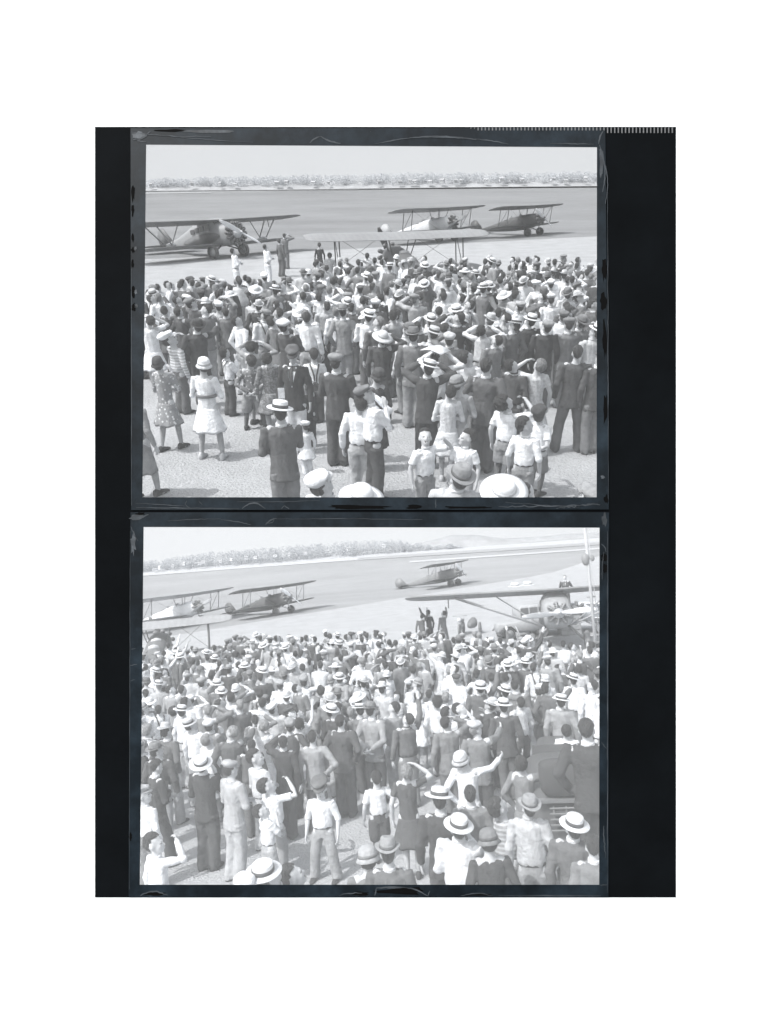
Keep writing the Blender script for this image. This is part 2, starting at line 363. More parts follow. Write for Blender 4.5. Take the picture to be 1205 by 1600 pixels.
# pale strips and far shores
def strip(name, fr, pxs, prof, m, lift):
    pts = [hit(fr, x, y, prof) for x, y in pxs]
    return sheet(name, fr, [(p.x, p.y) for p in pts], prof, m, lift, 16, 8)
strip('shallow_water', FA, [(150, 297.5), (1010, 290.5), (1010, 287), (150, 293)], profA, ground_mats['A'][2], .05)
strip('mud_bank', FA, [(150, 299.2), (560, 297.2), (560, 296.7), (150, 298.4)], profA, mat('mud', .21, .9), .05)
strip('sand_spit', FA, [(150, 304), (330, 302.0), (330, 301.2), (150, 301.8)], profA, ground_mats['A'][2], .05)
strip('shallow_water', FB, [(150, 906), (1010, 842), (1010, 836), (150, 896)], profB, ground_mats['B'][2], .05)
strip('mud_bank', FB, [(560, 876), (1010, 847), (1010, 843), (560, 872)], profB, mat('mud', .31, .9), .06)
strip('sand_spit', FB, [(640, 880), (1010, 854), (1010, 851.5), (640, 877)], profB, ground_mats['B'][2], .06)

def treeline(fr, prof, tops, yb, name, m, lab, seed, clump=.15):
    # tops: (px, py top, py base) along the shore; leaf-sized faces in many overlapping crowns
    r = random.Random(seed); vs, fs = [], []
    xs = [t[0] for t in tops]
    n = int((xs[-1] - xs[0]) * 1.5)
    for _ in range(n):
        px = r.uniform(xs[0], xs[-1]); i = max(k for k in range(len(xs)) if xs[k] <= px or k == 0); i = min(i, len(xs) - 2)
        u = (px - xs[i]) / (xs[i + 1] - xs[i]); top = tops[i][1] + (tops[i + 1][1] - tops[i][1]) * u; base = tops[i][2] + (tops[i + 1][2] - tops[i][2]) * u
        y = yb + r.uniform(0, 5)
        zt = fr.at_y(px, top - .8 + 1.0 * math.sin(px * .19 + seed) * math.sin(px * .041) + .7 * math.sin(px * .47) + r.uniform(0, 5.0) ** 1.2, y); zb = fr.at_y(px, base, y)
        hgt = zt.z - zb.z; wdt = r.uniform(.25, .75)
        c0 = Vector((zt.x, y, 0))
        for q in range(70):
            a = r.uniform(0, 2 * PI); rr = math.sqrt(r.random()); f = r.random()
            prof_r = wdt * (0.35 + 1.0 * math.sin(PI * min(.15 + f * .85, 1)))
            p = c0 + Vector((math.cos(a) * rr * prof_r, math.sin(a) * rr * prof_r, zb.z + hgt * f))
            s_ = clump * r.uniform(.25, .6); u1 = Vector((r.gauss(0, 1), r.gauss(0, 1), r.gauss(0, 1))).normalized(); u2 = u1.orthogonal().normalized()
            k = len(vs); vs += [p + u1 * s_, p + u2 * s_, p - u1 * s_, p - u2 * s_ * .8]; fs.append((k, k + 1, k + 2, k + 3))
    return link(name, mesh_from(name, vs, fs, False), m=m, mw=fr.M, kind='stuff', label=lab)
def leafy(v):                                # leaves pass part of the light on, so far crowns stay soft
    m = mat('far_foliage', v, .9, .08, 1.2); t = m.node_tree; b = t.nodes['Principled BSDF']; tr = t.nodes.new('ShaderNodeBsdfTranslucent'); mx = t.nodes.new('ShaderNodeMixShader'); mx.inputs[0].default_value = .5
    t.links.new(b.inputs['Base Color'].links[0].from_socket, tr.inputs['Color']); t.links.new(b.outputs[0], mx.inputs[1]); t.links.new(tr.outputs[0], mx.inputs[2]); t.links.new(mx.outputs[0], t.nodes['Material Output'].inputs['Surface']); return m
treeA, treeB = leafy(.56), leafy(.56)  # leaf grey lightened so the colour itself carries the distance haze
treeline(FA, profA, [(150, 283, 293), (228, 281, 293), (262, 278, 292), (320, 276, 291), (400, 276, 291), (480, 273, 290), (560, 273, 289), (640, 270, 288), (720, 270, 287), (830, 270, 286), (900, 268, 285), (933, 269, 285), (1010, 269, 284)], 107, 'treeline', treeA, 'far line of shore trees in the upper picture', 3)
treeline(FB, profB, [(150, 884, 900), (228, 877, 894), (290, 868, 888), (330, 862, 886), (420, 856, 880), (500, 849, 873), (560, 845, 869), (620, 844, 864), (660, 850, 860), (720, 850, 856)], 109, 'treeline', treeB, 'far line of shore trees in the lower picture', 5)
def ridge(name, fr, pts, y, m, thick=6.0):
    mb = MB(); n = len(pts); rows = []
    for dy, f in ((-1.5, 0.0), (0, .55), (thick * .4, 1.0), (thick, .0)):
        row = []
        for (px, top, base) in pts:
            zt = fr.at_y(px, top, y); zb = fr.at_y(px, base, y)
            row.append(Vector((zt.x, y + dy, zb.z - .3 + (zt.z - zb.z + .3) * f + rnd.uniform(-.05, .05) * (f > 0))))
        rows.append(row)
    for r_ in rows: mb.v += r_
    for j in range(3):
        for i in range(n - 1): mb.f.append((j * n + i, j * n + i + 1, (j + 1) * n + i + 1, (j + 1) * n + i))
    return link(name, mb.mesh(name), m=m, mw=fr.M, kind='structure')
def densify(p, k=5):
    out = []
    for a, b in zip(p, p[1:]):
        for i in range(k): out.append(tuple(a[j] + (b[j] - a[j]) * i / k for j in range(3)))
    return out + [p[-1]]
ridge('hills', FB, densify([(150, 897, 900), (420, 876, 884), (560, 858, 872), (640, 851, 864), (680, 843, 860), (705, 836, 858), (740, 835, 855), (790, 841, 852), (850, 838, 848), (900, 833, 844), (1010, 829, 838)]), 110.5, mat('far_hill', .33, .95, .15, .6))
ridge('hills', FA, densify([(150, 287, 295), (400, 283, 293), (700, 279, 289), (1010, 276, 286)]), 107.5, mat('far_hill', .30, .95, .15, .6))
HB = bpy.data.meshes
def far_house(fr, px, py, y, wd, hh, tone, rot, lab):
    p = fr.at_y(px, py, y); mb = MB(); mb.box((0, 0, hh / 2), (wd, wd * .7, hh))
    o = link('house', None, mw=fr.M @ Matrix.Translation(p) @ Matrix.Rotation(rot, 4, 'Z'), label=lab, cat='house', group='houses on the far shore')
    link('wall', mb.mesh('wall', False), o, mat('house_wall', tone, .9))
    a, b, h2 = wd / 2 + .04, wd * .35 + .04, hh * .55
    vs = [(-a, -b, hh), (a, -b, hh), (a, b, hh), (-a, b, hh), (-a, 0, hh + h2), (a, 0, hh + h2)]
    link('roof', mesh_from('roof', vs, [(0, 1, 5, 4), (2, 3, 4, 5), (0, 4, 3), (1, 2, 5), (0, 3, 2, 1)], False), o, mat('house_roof', tone * .68, .9))
    for s_ in (-1, 1):
        m2 = MB(); m2.box((s_ * wd * .22, -wd * .355, hh * .5), (wd * .16, .02, hh * .3)); link('window', m2.mesh('window', False), o, mat('house_window', tone * .55, .5))
sizes = ['small', 'broad', 'tall', 'low', 'narrow']
where = {'A': ['behind the cabin plane', 'far behind the two men in white', 'above the pale wing', 'beyond the light biplane', 'beyond the dark biplane', 'by the shore at the picture edge'],
         'B': ['at the low end of the tree line', 'beyond the pale plane at the edge', 'beyond the dark biplane', 'on the rise past the dark biplane', 'near the end of the far trees', 'below the hills']}
hn = 0
for fr, lst, tone in ((FA, [(236, 289), (300, 288), (344, 287), (368, 288), (433, 286), (448, 285), (490, 285), (513, 285), (592, 285), (625, 284), (641, 283.5), (648, 283.5), (672, 284), (691, 283.5), (712, 283), (720, 283), (759, 281), (784, 281), (816, 281), (864, 279), (884, 283), (915, 280)], .52),
                      (FB, [(242, 889), (250, 887), (270, 884), (288, 881), (312, 880), (318, 878), (345, 877), (362, 874), (385, 872), (400, 871), (430, 868), (452, 866), (478, 864), (512, 861), (545, 858), (600, 853)], .60)):
    for i, (px, py) in enumerate(lst):
        wv = where[fr.name][min(int(i / len(lst) * 6), 5)]
        far_house(fr, px, py + 2.5, 106.3 if fr is FA else 108, rnd.uniform(.35, .62), rnd.uniform(.22, .38), tone * rnd.uniform(.85, 1.1), rnd.uniform(-.5, .5),
                  f"{sizes[i % 5]} {('white', 'pale')[(i // 5) % 2]} house {wv}, {'upper' if fr is FA else 'lower'} picture"); hn += 1
def sky_drop(fr, y, tone, top_px):
    # curved sky backdrop closing the far end of the view
    vs, fs = [], []; n = 40
    z0 = -6.0; up = fr.R.col[1]
    for i in range(n + 1):
        a = math.radians(-62 + 124 * i / n); r = y / math.cos(math.radians(0)) ; x_, y_ = math.sin(a) * r * 1.5, y - (1 - math.cos(a)) * y * .5
        z1 = fr.at_y(602, top_px, y_).z if fr is FA else fr.H - (up.x * x_ + up.y * y_) / up.z   # B: up to the foot of the raked stage behind
        for j in range(7): vs.append((x_, y_, z0 + (z1 - z0) * j / 6))
    for i in range(n):
        for j in range(6): k = i * 7 + j; fs.append((k, k + 7, k + 8, k + 1))
    m = bpy.data.materials.new('sky_light'); m.use_nodes = True; t = m.node_tree; t.nodes.clear()
    e = t.nodes.new('ShaderNodeEmission'); out = t.nodes.new('ShaderNodeOutputMaterial'); t.links.new(e.outputs[0], out.inputs[0])
    tc = t.nodes.new('ShaderNodeTexCoord'); n_ = t.nodes.new('ShaderNodeTexNoise'); n_.inputs['Scale'].default_value = .05; n_.inputs['Detail'].default_value = 3
    t.links.new(tc.outputs['Object'], n_.inputs['Vector']); rg = t.nodes.new('ShaderNodeMapRange'); rg.inputs['To Min'].default_value = tone * .97; rg.inputs['To Max'].default_value = tone * 1.03
    t.links.new(n_.outputs['Fac'], rg.inputs['Value']); t.links.new(rg.outputs[0], e.inputs['Strength']); e.inputs['Color'].default_value = (.965, .99, 1.02, 1)
    return link('sky', mesh_from('sky', vs, fs), m=m, mw=fr.M, kind='structure')
sky_drop(FA, 122, 0.47, 60)
sky_drop(FB, 118.5, 0.60, 798)
# ------------------------------------------------------------------ aeroplanes
def wing_mesh(span, chord, thick, tip=.55, dih=0.0, sweep=0.0, n=16, z=0, y=0, half=0):
    mb = MB(); prof = []
    for i in range(n):
        a = 2 * PI * i / n; u = .5 - .5 * math.cos(a)      # chord fraction, 0 at the leading edge
        th = thick * (1.5 * math.sqrt(max(u, 0)) * (1 - u) + .04)
        prof.append((u, th * (1.0 if a < PI else -.35)))
    rings = []; xs = []
    hs = span / 2
    st = [0, .3, .6, hs - 1.0, hs - .55, hs - .28, hs - .1, hs - .01]
    st = [s for s in st if s >= 0]
    full = sorted(set([-s for s in st] + st)) if half == 0 else [half * s for s in (st if half > 0 else list(reversed(st)))]
    for x in full:
        d = max(0.0, (abs(x) - (hs - .75)) / .75); k = math.sqrt(max(1 - d * d * tip * 1.5, .05)) if d > 0 else 1
        c = chord * k
        rings.append([Vector((x, y + chord * .5 - (chord - c) * .35 - u * c - abs(x) * sweep, z + abs(x) * dih + t * k)) for u, t in prof])
    mb.rings(rings); return mb
def aero_root(fr, px, py, yaw, pitch, label, cat='aeroplane', group='aeroplanes on the field', s=1.0, z=0.0, zs=.86):
    p = fr.at_z(px, py, z)
    return link('aeroplane', None, mw=fr.M @ Matrix.Translation(p) @ Matrix.Rotation(yaw, 4, 'Z') @ Matrix.Diagonal((s, s, s * zs, 1)), label=label, cat=cat, group=group), Matrix.Rotation(pitch, 4, 'X')
def part(name, mb, parent, m, local=None, smooth=True):
    return link(name, mb.mesh(name, smooth), parent, m, local=local)
def bar(name, a, b, r, parent, m, local=None, flat=1.0):
    mb = MB(); mb.tube([a, b], [(r * flat, r), (r * flat, r)], 8, False); return part(name, mb, parent, m, local)
def wheel(parent, c, r, tyre_m, disc_m, wd=.1):
    mb = MB(); n, k = 20, 8
    rings = []
    for i in range(n + 1):
        a = 2 * PI * i / n
        rings.append([Vector((c[0] + math.sin(2 * PI * j / k) * wd, c[1] + math.cos(a) * (r - wd * .8 + math.cos(2 * PI * j / k) * wd * .8), c[2] + math.sin(a) * (r - wd * .8 + math.cos(2 * PI * j / k) * wd * .8))) for j in range(k)])
    mb.rings(rings, False)
    wh = link('wheel', mb.mesh('wheel'), parent, tyre_m)
    m2 = MB(); m2.tube([(c[0] - wd * .9, c[1], c[2]), (c[0] - wd * .4, c[1], c[2]), (c[0] + wd * .4, c[1], c[2]), (c[0] + wd * .9, c[1], c[2])], [.06, r - wd * 1.3, r - wd * 1.3, .06], 18, False, Vector((0, 1, 0)))
    link('wheel_disc', m2.mesh('wheel_disc'), wh, disc_m); return wh
def radial(parent, c, r, ncyl, L, m_case, m_cyl, m_ring=None):
    mb = MB(); mb.tube([(c[0], c[1] - .25, c[2]), (c[0], c[1] + .12, c[2]), (c[0], c[1] + .34, c[2])], [r * .42, r * .42, r * .16], 16, True)
    e = link('engine', mb.mesh('engine'), parent, m_case, local=L)
    for i in range(ncyl):
        a = 2 * PI * i / ncyl + .17; d = Vector((math.sin(a), 0, math.cos(a))); m2 = MB()
        pts = [Vector(c) + d * (r * f) for f in (.35, .45, .45, .52, .52, .6, .6, .68, .68, .76, .76, .86, .97)]
        rr = [.085, .085, .115, .115, .085, .085, .115, .115, .085, .085, .115, .11, .07]
        m2.tube(pts, [q * r / .62 for q in rr], 9, False, Vector((0, 1, 0))); link('cylinder', m2.mesh('cylinder'), e, m_cyl)
        m3 = MB(); m3.tube([Vector(c) + d * r * .4 + Vector((0, .13, 0)), Vector(c) + d * r * .9 + Vector((0, .13, 0))], [.014, .014], 6, False); link('pushrod', m3.mesh('pushrod'), e, m_case)
    return e
def propeller(parent, c, length, ang, L, m, m_hub):
    mb = MB(); rings = []
    for i in range(15):
        f = -1 + 2 * i / 14; x = f * length / 2; a = abs(f)
        wd = .055 + .11 * math.sin(PI * min(a * .9 + .08, 1)) * (1 if a < .97 else .5); th = .05 * (1 - a) + .012; tw = math.copysign(1, f) * (1.0 - .7 * a)
        ring = []
        for k in range(10):
            q = 2 * PI * k / 10; u, v = math.cos(q) * wd, math.sin(q) * th
            ring.append(Vector((x, u * math.sin(tw) + v * math.cos(tw), u * math.cos(tw) - v * math.sin(tw))))
        rings.append(ring)
    mb.rings(rings)
    pr = link('propeller', mb.mesh('propeller'), parent, m, local=L @ Matrix.Translation(c) @ Matrix.Rotation(ang, 4, 'Y'))
    m2 = MB(); m2.tube([(0, -.1, 0), (0, .1, 0), (0, .16, 0)], [.1, .09, .03], 12); link('hub', m2.mesh('hub'), pr, m_hub); return pr
def fuselage(sections, n=18, power=2.6):
    mb = MB(); rings = []
    for y, zc, rx, rz in sections:
        ring = []
        for i in range(n):
            a = 2 * PI * i / n; c, s_ = math.cos(a), math.sin(a)
            ring.append(Vector((math.copysign(abs(c) ** (2 / power), c) * rx, y, zc + math.copysign(abs(s_) ** (2 / power), s_) * rz)))
        rings.append(ring)
    mb.rings(rings); return mb
def fin_mesh(pts, thick):
    mb = MB(); mb.rings([[Vector((-thick, y, z)) for y, z in pts], [Vector((thick, y, z)) for y, z in pts]]); return mb
def arc(c, r0, r1, a0, a1, n=9): return [(c[0] + math.cos(math.radians(a0 + (a1 - a0) * i / n)) * r0, c[1] + math.sin(math.radians(a0 + (a1 - a0) * i / n)) * r1) for i in range(n + 1)]
def wfab(fr, v): return mat('wing_fabric', v, .6, .14, 1.3, kind='stripes', v2=v * 1.07, pscale=1.15, spec=.3)
def pm(fr, v, rough=.55): return mat('dope_paint', v, rough, .10, 3.0, spec=.35)
def biplane(fr, px, py, yaw, label, body, wing, under, prop_v, s=1.0, prop_ang=.9, span=9.8, ncyl=9, gap=1.5, tail_v=None, strut_v=None, pitch=13, ch=1.75, er=.62):
    o, L = aero_root(fr, px, py, yaw, math.radians(pitch), label, s=s)
    bm_, wm, pmt = pm(fr, body), wfab(fr, wing), pm(fr, prop_v, .4)
    dk = pm(fr, min(body, .06) if fr is FA else .15); sm_ = pm(fr, strut_v if strut_v is not None else body)
    f = part('fuselage', fuselage([(1.55, 1.28, .16, .16), (1.5, 1.28, .34, .36), (1.2, 1.28, .50, .56), (.8, 1.25, .52, .64), (0, 1.24, .52, .69), (-.9, 1.26, .50, .66), (-1.6, 1.27, .45, .57), (-2.6, 1.29, .36, .43), (-3.8, 1.33, .2, .24), (-5.0, 1.38, .07, .12), (-5.25, 1.40, .03, .08)]), o, bm_, L)
    for yy in (-.55, -1.55):                                    # two open cockpits
        mb = MB(); lathe(mb, [(.26, -.03), (.30, .01), (.30, .05), (.25, .06), (.24, -.02)], 18, 1.0, 1.25); part('cockpit_coaming', mb, f, dk, Matrix.Translation((0, yy, 1.80 if yy > -1 else 1.77)))
        m2 = MB(); m2.rings([[Vector((x, yy + .36 + dy - abs(x) * .3, 1.8 + z)) for x, z in ((-.26, 0), (-.2, .2), (0, .26), (.2, .2), (.26, 0))] for dy in (0, .02)]); part('windscreen', m2, f, mat('celluloid', .35 if fr is FA else .5, .15, spec=.6))
    part('upper_wing', wing_mesh(span, ch, .11 * ch, dih=.012, z=1.0 + gap, y=.5), o, wm, L)
    part('lower_wing', wing_mesh(span * .95, 1.6, .16, dih=.03, z=.80, y=.05), o, wm, L)
    for sx in (-1, 1):
        for xx in (span * .335,):
            for yu, yl in ((.95, .45), (.1, -.4)): bar('strut', (sx * xx, yl, .92 + xx * .03), (sx * xx, yu, .98 + gap + xx * .012), .028, o, sm_, L)
            bar('strut', (sx * xx, -.4, .92 + xx * .03), (sx * xx, .95, .98 + gap + xx * .012), .018, o, sm_, L)
        for yu, yl in ((1.0, .6), (.1, .05)): bar('cabane_strut', (sx * .42, yl, 1.75), (sx * .62, yu, .99 + gap), .024, o, sm_, L)
        bar('bracing_wire', (sx * .5, .45, .95), (sx * span * .335, .95, .98 + gap), .009, o, sm_, L); bar('bracing_wire', (sx * .62, .9, .98 + gap), (sx * span * .335, .4, 1.02), .009, o, sm_, L)
        wheel(o, (sx * .95, .75, .38), .38, dk, pm(fr, body if body < .1 else wing), .065)
        bar('gear_leg', (sx * .4, .95, .85), (sx * .9, .75, .38), .05, o, sm_); bar('gear_leg', (sx * .4, -.1, .8), (sx * .9, .72, .38), .035, o, sm_)
        bar('gear_brace', (sx * .05, .6, .72), (sx * .9, .74, .4), .025, o, sm_)
    bar('tail_skid', (0, -4.6, 1.2), (0, -5.05, .72), .03, o, sm_, L)
    part('tailplane', wing_mesh(3.1, 1.15, .05, z=1.42, y=-4.75), o, pm(fr, tail_v or wing), L)
    part('rudder', fin_mesh([(-4.4, 1.45)] + arc((-5.15, 1.85), .55, .62, 60, 290, 12), .035), o, pm(fr, tail_v or body), L)
    radial(o, (0, 1.62, 1.28), .62, ncyl, L, dk, pm(fr, .10 if fr is FA else .22)) if ncyl else None
    propeller(o, (0, 1.98, 1.28), 2.7, prop_ang, L, pmt, dk)
    return o
def yaw_of(hx, hy): return math.atan2(-hx, hy)
DA, DB = .05, .135
biplane(FA, 822, 368, yaw_of(.72, -.69), 'dark biplane with a pale propeller standing alone on the turf, upper picture', .055, .085, .05, .62, s=.97, prop_ang=2.45, strut_v=.22)
biplane(FA, 686, 377, yaw_of(.74, -.67), 'pale fuselage biplane with open cockpits behind the broad white wing, upper picture', .55, .16, .1, .2, prop_ang=.35, tail_v=.34, span=10.6, strut_v=.12)
biplane(FA, 624, 452, yaw_of(-.30, .95), 'dark nosed biplane with broad pale wings close to the crowd, upper picture', .085, .20, .1, .06, prop_ang=1.2, span=8.3, gap=1.5, ch=1.3, s=.95, strut_v=.06, pitch=12)
biplane(FB, 433, 960, yaw_of(.84, -.54), 'dark biplane with a pale propeller standing on the turf, lower picture', .10, .14, .1, .8, s=.96, prop_ang=2.4, strut_v=.42)
biplane(FB, 290, 978, yaw_of(.90, -.44), 'pale fuselage biplane parked left of the dark one, lower picture', .75, .38, .3, .4, prop_ang=.35, tail_v=.7, span=10.6, strut_v=.3)
biplane(FB, 250, 1054, yaw_of(-.20, .98), 'dark nosed biplane with a pale broad wing at the edge of the crowd, lower picture', .16, .29, .2, .16, prop_ang=1.2, span=6.6, gap=1.5, ch=1.3, s=.95, strut_v=.2, pitch=12)
biplane(FB, 700, 916, yaw_of(.88, -.47), 'grey biplane with dark wings farthest out on the turf, lower picture', .19, .15, .12, .72, s=1.06, prop_ang=2.3, tail_v=.22, strut_v=.36)

def cabin_plane(fr, px, py, yaw, label, body, panel, wing, prop_v, s=1.0, span=14.0, lower=True, prop_ang=.5, group='aeroplanes on the field', wz=2.3, zc=1.32, chord=2.0, pitch=11, ncyl=14, er=.8):
    o, L = aero_root(fr, px, py, yaw, math.radians(pitch), label, s=s)
    bm_, wm, dk = pm(fr, body), wfab(fr, wing), pm(fr, .05 if fr is FA else .16)
    f = part('fuselage', fuselage([(1.95, zc, .3, .3), (1.85, zc, .48, .48), (1.2, zc + .05, .62, .66), (.6, zc + .3, .64, .92), (-.2, zc + .33, .64, .95), (-1.2, zc + .3, .62, .9), (-2.2, zc + .2, .5, .68), (-3.6, zc + .14, .3, .4), (-5.2, zc + .14, .1, .2), (-5.7, zc + .14, .05, .12)], 20, 3.4), o, bm_, L)
    for sx in (-1, 1):
        mb = MB(); mb.rings([[Vector((sx * (.655 + d), -.35 + math.cos(2 * PI * i / 24) * 1.6 - (.5 if math.cos(2 * PI * i / 24) < 0 else 0) * abs(math.cos(2 * PI * i / 24)), zc - .02 + math.sin(2 * PI * i / 24) * .36)) for i in range(24)] for d in (-.15, .012)])
        part('side_panel', mb, f, pm(fr, panel))
        for k, (y0, y1, z0, z1) in enumerate(((.42, .02, .45, .85), (-.1, -.5, .48, .82), (-.62, -1.0, .48, .8), (-1.1, -1.5, .45, .75))):
            m2 = MB(); m2.box((sx * .64, (y0 + y1) / 2, zc + (z0 + z1) / 2), (.05, abs(y0 - y1), z1 - z0)); part('window', m2, f, mat('cabin_glass', .06 if fr is FA else .2, .15, spec=.6), None, False)
    m2 = MB(); m2.rings([[Vector((x, .98 - abs(x) * .25 - (z - .9) * .7, zc + z)) for x, z in ((-.56, .62), (.56, .62), (.5, 1.1), (-.5, 1.1))], [Vector((x, .7, zc + z)) for x, z in ((-.56, .62), (.56, .62), (.5, 1.1), (-.5, 1.1))]]); part('windscreen', m2, f, mat('cabin_glass', .06 if fr is FA else .2, .15, spec=.6), None, False)
    part('upper_wing', wing_mesh(span, chord, .1 * chord, z=wz, y=.2, dih=.012), o, wm, L)
    if lower:
        part('lower_wing', wing_mesh(span * .82, 1.9, .18, z=zc - .56, y=.2, dih=.01), o, pm(fr, wing * 1.15), L)
    for sx in (-1, 1):
        base = (sx * 3.4, .2, zc - .45) if lower else (sx * .6, .3, zc - .5)
        for yu in (.7, -.35): bar('strut', (base[0], base[1] + (yu - .2) * .6, base[2]), (sx * span * .335, yu, wz + .03), .04, o, pm(fr, body * 1.2), L, 1.0)
        bar('strut', (base[0], base[1], base[2]), (sx * span * .2, .3, wz + .02), .03, o, pm(fr, body * 1.2), L)
        if lower:
            mb = MB(); mb.ball((sx * 3.4, .25, zc - .34), (.16, .5, .16), 12, 8); part('strut_fairing', mb, o, pm(fr, .6), L)
        bar('aileron_horn', (sx * span * .36, -.4, wz - .45), (sx * span * .36, -.4, wz + .05), .025, o, dk, L)
        wheel(o, (sx * 1.15, .9, .48), .48, dk, pm(fr, .34 if fr is FA else .55), .12)
        bar('gear_leg', (sx * .5, .9, zc - .45), (sx * 1.05, .9, .48), .06, o, dk); bar('gear_leg', (sx * .5, -.2, zc - .5), (sx * 1.05, .85, .48), .05, o, dk)
    part('tailplane', wing_mesh(4.2, 1.3, .07, z=zc + .2, y=-5.1), o, wm, L)
    part('rudder', fin_mesh([(-4.4, zc + .2)] + arc((-5.5, zc + .75), .62, .75, 70, 280, 12), .04), o, wm, L)
    radial(o, (0, 2.05, zc), er, ncyl, L, pm(fr, .45), pm(fr, .06 if fr is FA else .2))
    propeller(o, (0, 2.48, zc), 3.1, prop_ang, L, pm(fr, prop_v, .4), pm(fr, .5))
    return o
cabin_plane(FA, 344, 402, yaw_of(.76, -.65), 'strut braced cabin plane with a bare radial engine at the edge of the upper picture', .25, .10, .12, .66, span=13.2, prop_ang=-.55)
cabin_plane(FB, 874, 1012, yaw_of(-.16, -.98), 'high winged plane with long struts reaching over the crowd, lower picture', .34, .24, .2, .6, s=.92, span=13.4, ncyl=9, er=.6, lower=False, prop_ang=.06, wz=2.85, zc=1.6, chord=2.2, pitch=11)
biplane(FB, 925, 986, yaw_of(-.75, -.66), 'small white monoplane nosing out beneath the long wing, lower picture', .78, .62, .3, .85, s=.8, span=4.2, ncyl=7, gap=.7, prop_ang=.06, strut_v=.7, tail_v=.6)

# ------------------------------------------------------------------ the tall pole, the motorcycle and the parked car of the lower picture
def mast():
    fr = FB; y = 22.0; a = fr.at_y(931, 1010, y); b = fr.at_y(921, 800, y); base = Vector((a.x + (b.x - a.x) * 0, y, 0))
    o = link('signal_mast', None, mw=Matrix.Translation(base), label='tall pale mast with a dark ball and streamer beside the white monoplane', cat='mast')
    hh = b.z
    bar('pole', (0, 0, 0), (0, 0, hh), .052, o, mat('pole_paint', .40, .6))
    c = fr.at_y(915, 874, y); d = Vector((c.x - base.x, 0, c.z)); mb = MB(); mb.ball((d.x, 0, d.z), (.12, .12, .2), 14, 10); part('signal_ball', mb, o, mat('signal_ball', .24, .7))
    c = fr.at_y(926, 872, y); mb = MB(); mb.ball((c.x - base.x, 0.05, c.z), (.08, .08, .11), 12, 8); part('lamp', mb, o, mat('signal_ball', .24, .7))
    bar('bracket', (d.x, 0, d.z), (.1, 0, d.z + .02), .02, o, mat('bracket', .3, .7))
    bar('halyard', (.16, 0, 0.2), (.07, 0, hh), .012, o, mat('pole_paint', .40, .6))
    for z in (1.4, 2.6): bar('cleat', (-.13, 0, z), (.13, 0, z), .025, o, mat('bracket', .3, .7))
mast()
def motorcycle(px, py):
    fr = FB; p = fr.at_z(px, py); o = link('motorcycle', None, mw=Matrix.Translation(p) @ Matrix.Rotation(yaw_of(-.25, -.97), 4, 'Z') @ Matrix.Scale(.86, 4), label='motorcycle with a dark sidecar standing past the front of the crowd', cat='motorcycle')
    dk, gm, lt = pm(fr, .17), pm(fr, .3), pm(fr, .6)
    for y in (.72, -.72): wheel(o, (0, y, .36), .36, dk, gm, .06)
    wheel(o, (-1.05, -.2, .34), .34, dk, gm, .06)
    for sx in (-1, 1): bar('fork', (sx * .07, .72, .36), (sx * .09, .42, 1.02), .025, o, gm)
    bar('handlebar', (-.42, .25, 1.12), (.42, .25, 1.12), .022, o, gm)
    mb = MB(); mb.ball((0, .12, .86), (.15, .33, .14)); part('fuel_tank', mb, o, gm)
    mb = MB(); mb.ball((0, -.38, .82), (.16, .24, .08)); part('saddle', mb, o, dk)
    mb = MB(); mb.ball((0, .6, .92), (.12, .1, .12)); part('headlight', mb, o, lt)
    mb = MB(); mb.ball((0, 0, .48), (.18, .26, .2)); part('engine', mb, o, gm)
    part('sidecar', fuselage([(.85, .62, .06, .08), (.5, .58, .2, .17), (0, .58, .26, .22), (-.5, .6, .26, .25), (-.75, .66, .2, .24)]), o, dk, Matrix.Translation((-.62, 0, 0)))
motorcycle(722, 992)
def parked_car():
    fr = FB; y = 9.3; c = fr.at_y(908, 1203, y)
    o = link('parked_car', None, mw=Matrix.Translation((c.x, y, 0)) @ Matrix.Rotation(yaw_of(.12, .99), 4, 'Z'), label='dark open touring car with its tall folded hood towards us among the crowd', cat='car')
    dk, md, lt = mat('car_paint', .10, .35, .06, spec=.5), mat('car_hood_cloth', .06, .8), mat('nickel', .17, .4)
    part('body', fuselage([(0, .82, .5, .34), (.05, .82, .62, .38), (.5, .82, .66, .38), (1.9, .82, .64, .38), (2.3, .8, .5, .34), (3.3, .78, .34, .3), (3.4, .76, .28, .26)], 20, 5), o, dk)
    part('folded_hood', fuselage([(-.06, 1.43, .48, .2), (-.02, 1.44, .52, .235), (.1, 1.44, .54, .235), (.2, 1.43, .5, .2)], 20, 6), o, md)
    mb = MB(); mb.box((0, -.05, 1.175), (1.24, .1, .035)); part('belt_moulding', mb, o, lt, None, False)
    mb = MB(); mb.rings([[Vector((x, 2.0 + dy, z)) for x, z in ((-.5, 1.08), (.5, 1.08), (.48, 1.3), (-.48, 1.3))] for dy in (0, .02)]); part('windscreen', mb, o, mat('car_glass', .1, .2, spec=.4), None, False)
    for x in (-.7, .7):
        for yy in (.45, 2.75): wheel(o, (x, yy, .36), .36, dk, md, .07)
        mb = MB(); mb.tube([(x, -.05, .45), (x, .1, .66), (x, .45, .76), (x, .85, .66), (x, 1.05, .42)], [(.14, .03)] * 5, 10); part('mudguard', mb, o, dk)
    for k in range(5): bar('luggage_slat', (-.45, -.12, 1.1 - k * .07), (.45, -.12, 1.1 - k * .07), .012, o, lt)
    for k in range(6): bar('luggage_post', (-.4 + .16 * k, -.11, .9), (-.4 + .16 * k, -.11, 1.12), .01, o, lt)
    mb = MB(); mb.box((.45, -.28, .69), (.75, .42, .03)); part('rear_step', mb, o, dk, None, False)
    bar('bumper', (-.75, -.2, .5), (.75, -.2, .5), .04, o, lt)
parked_car()
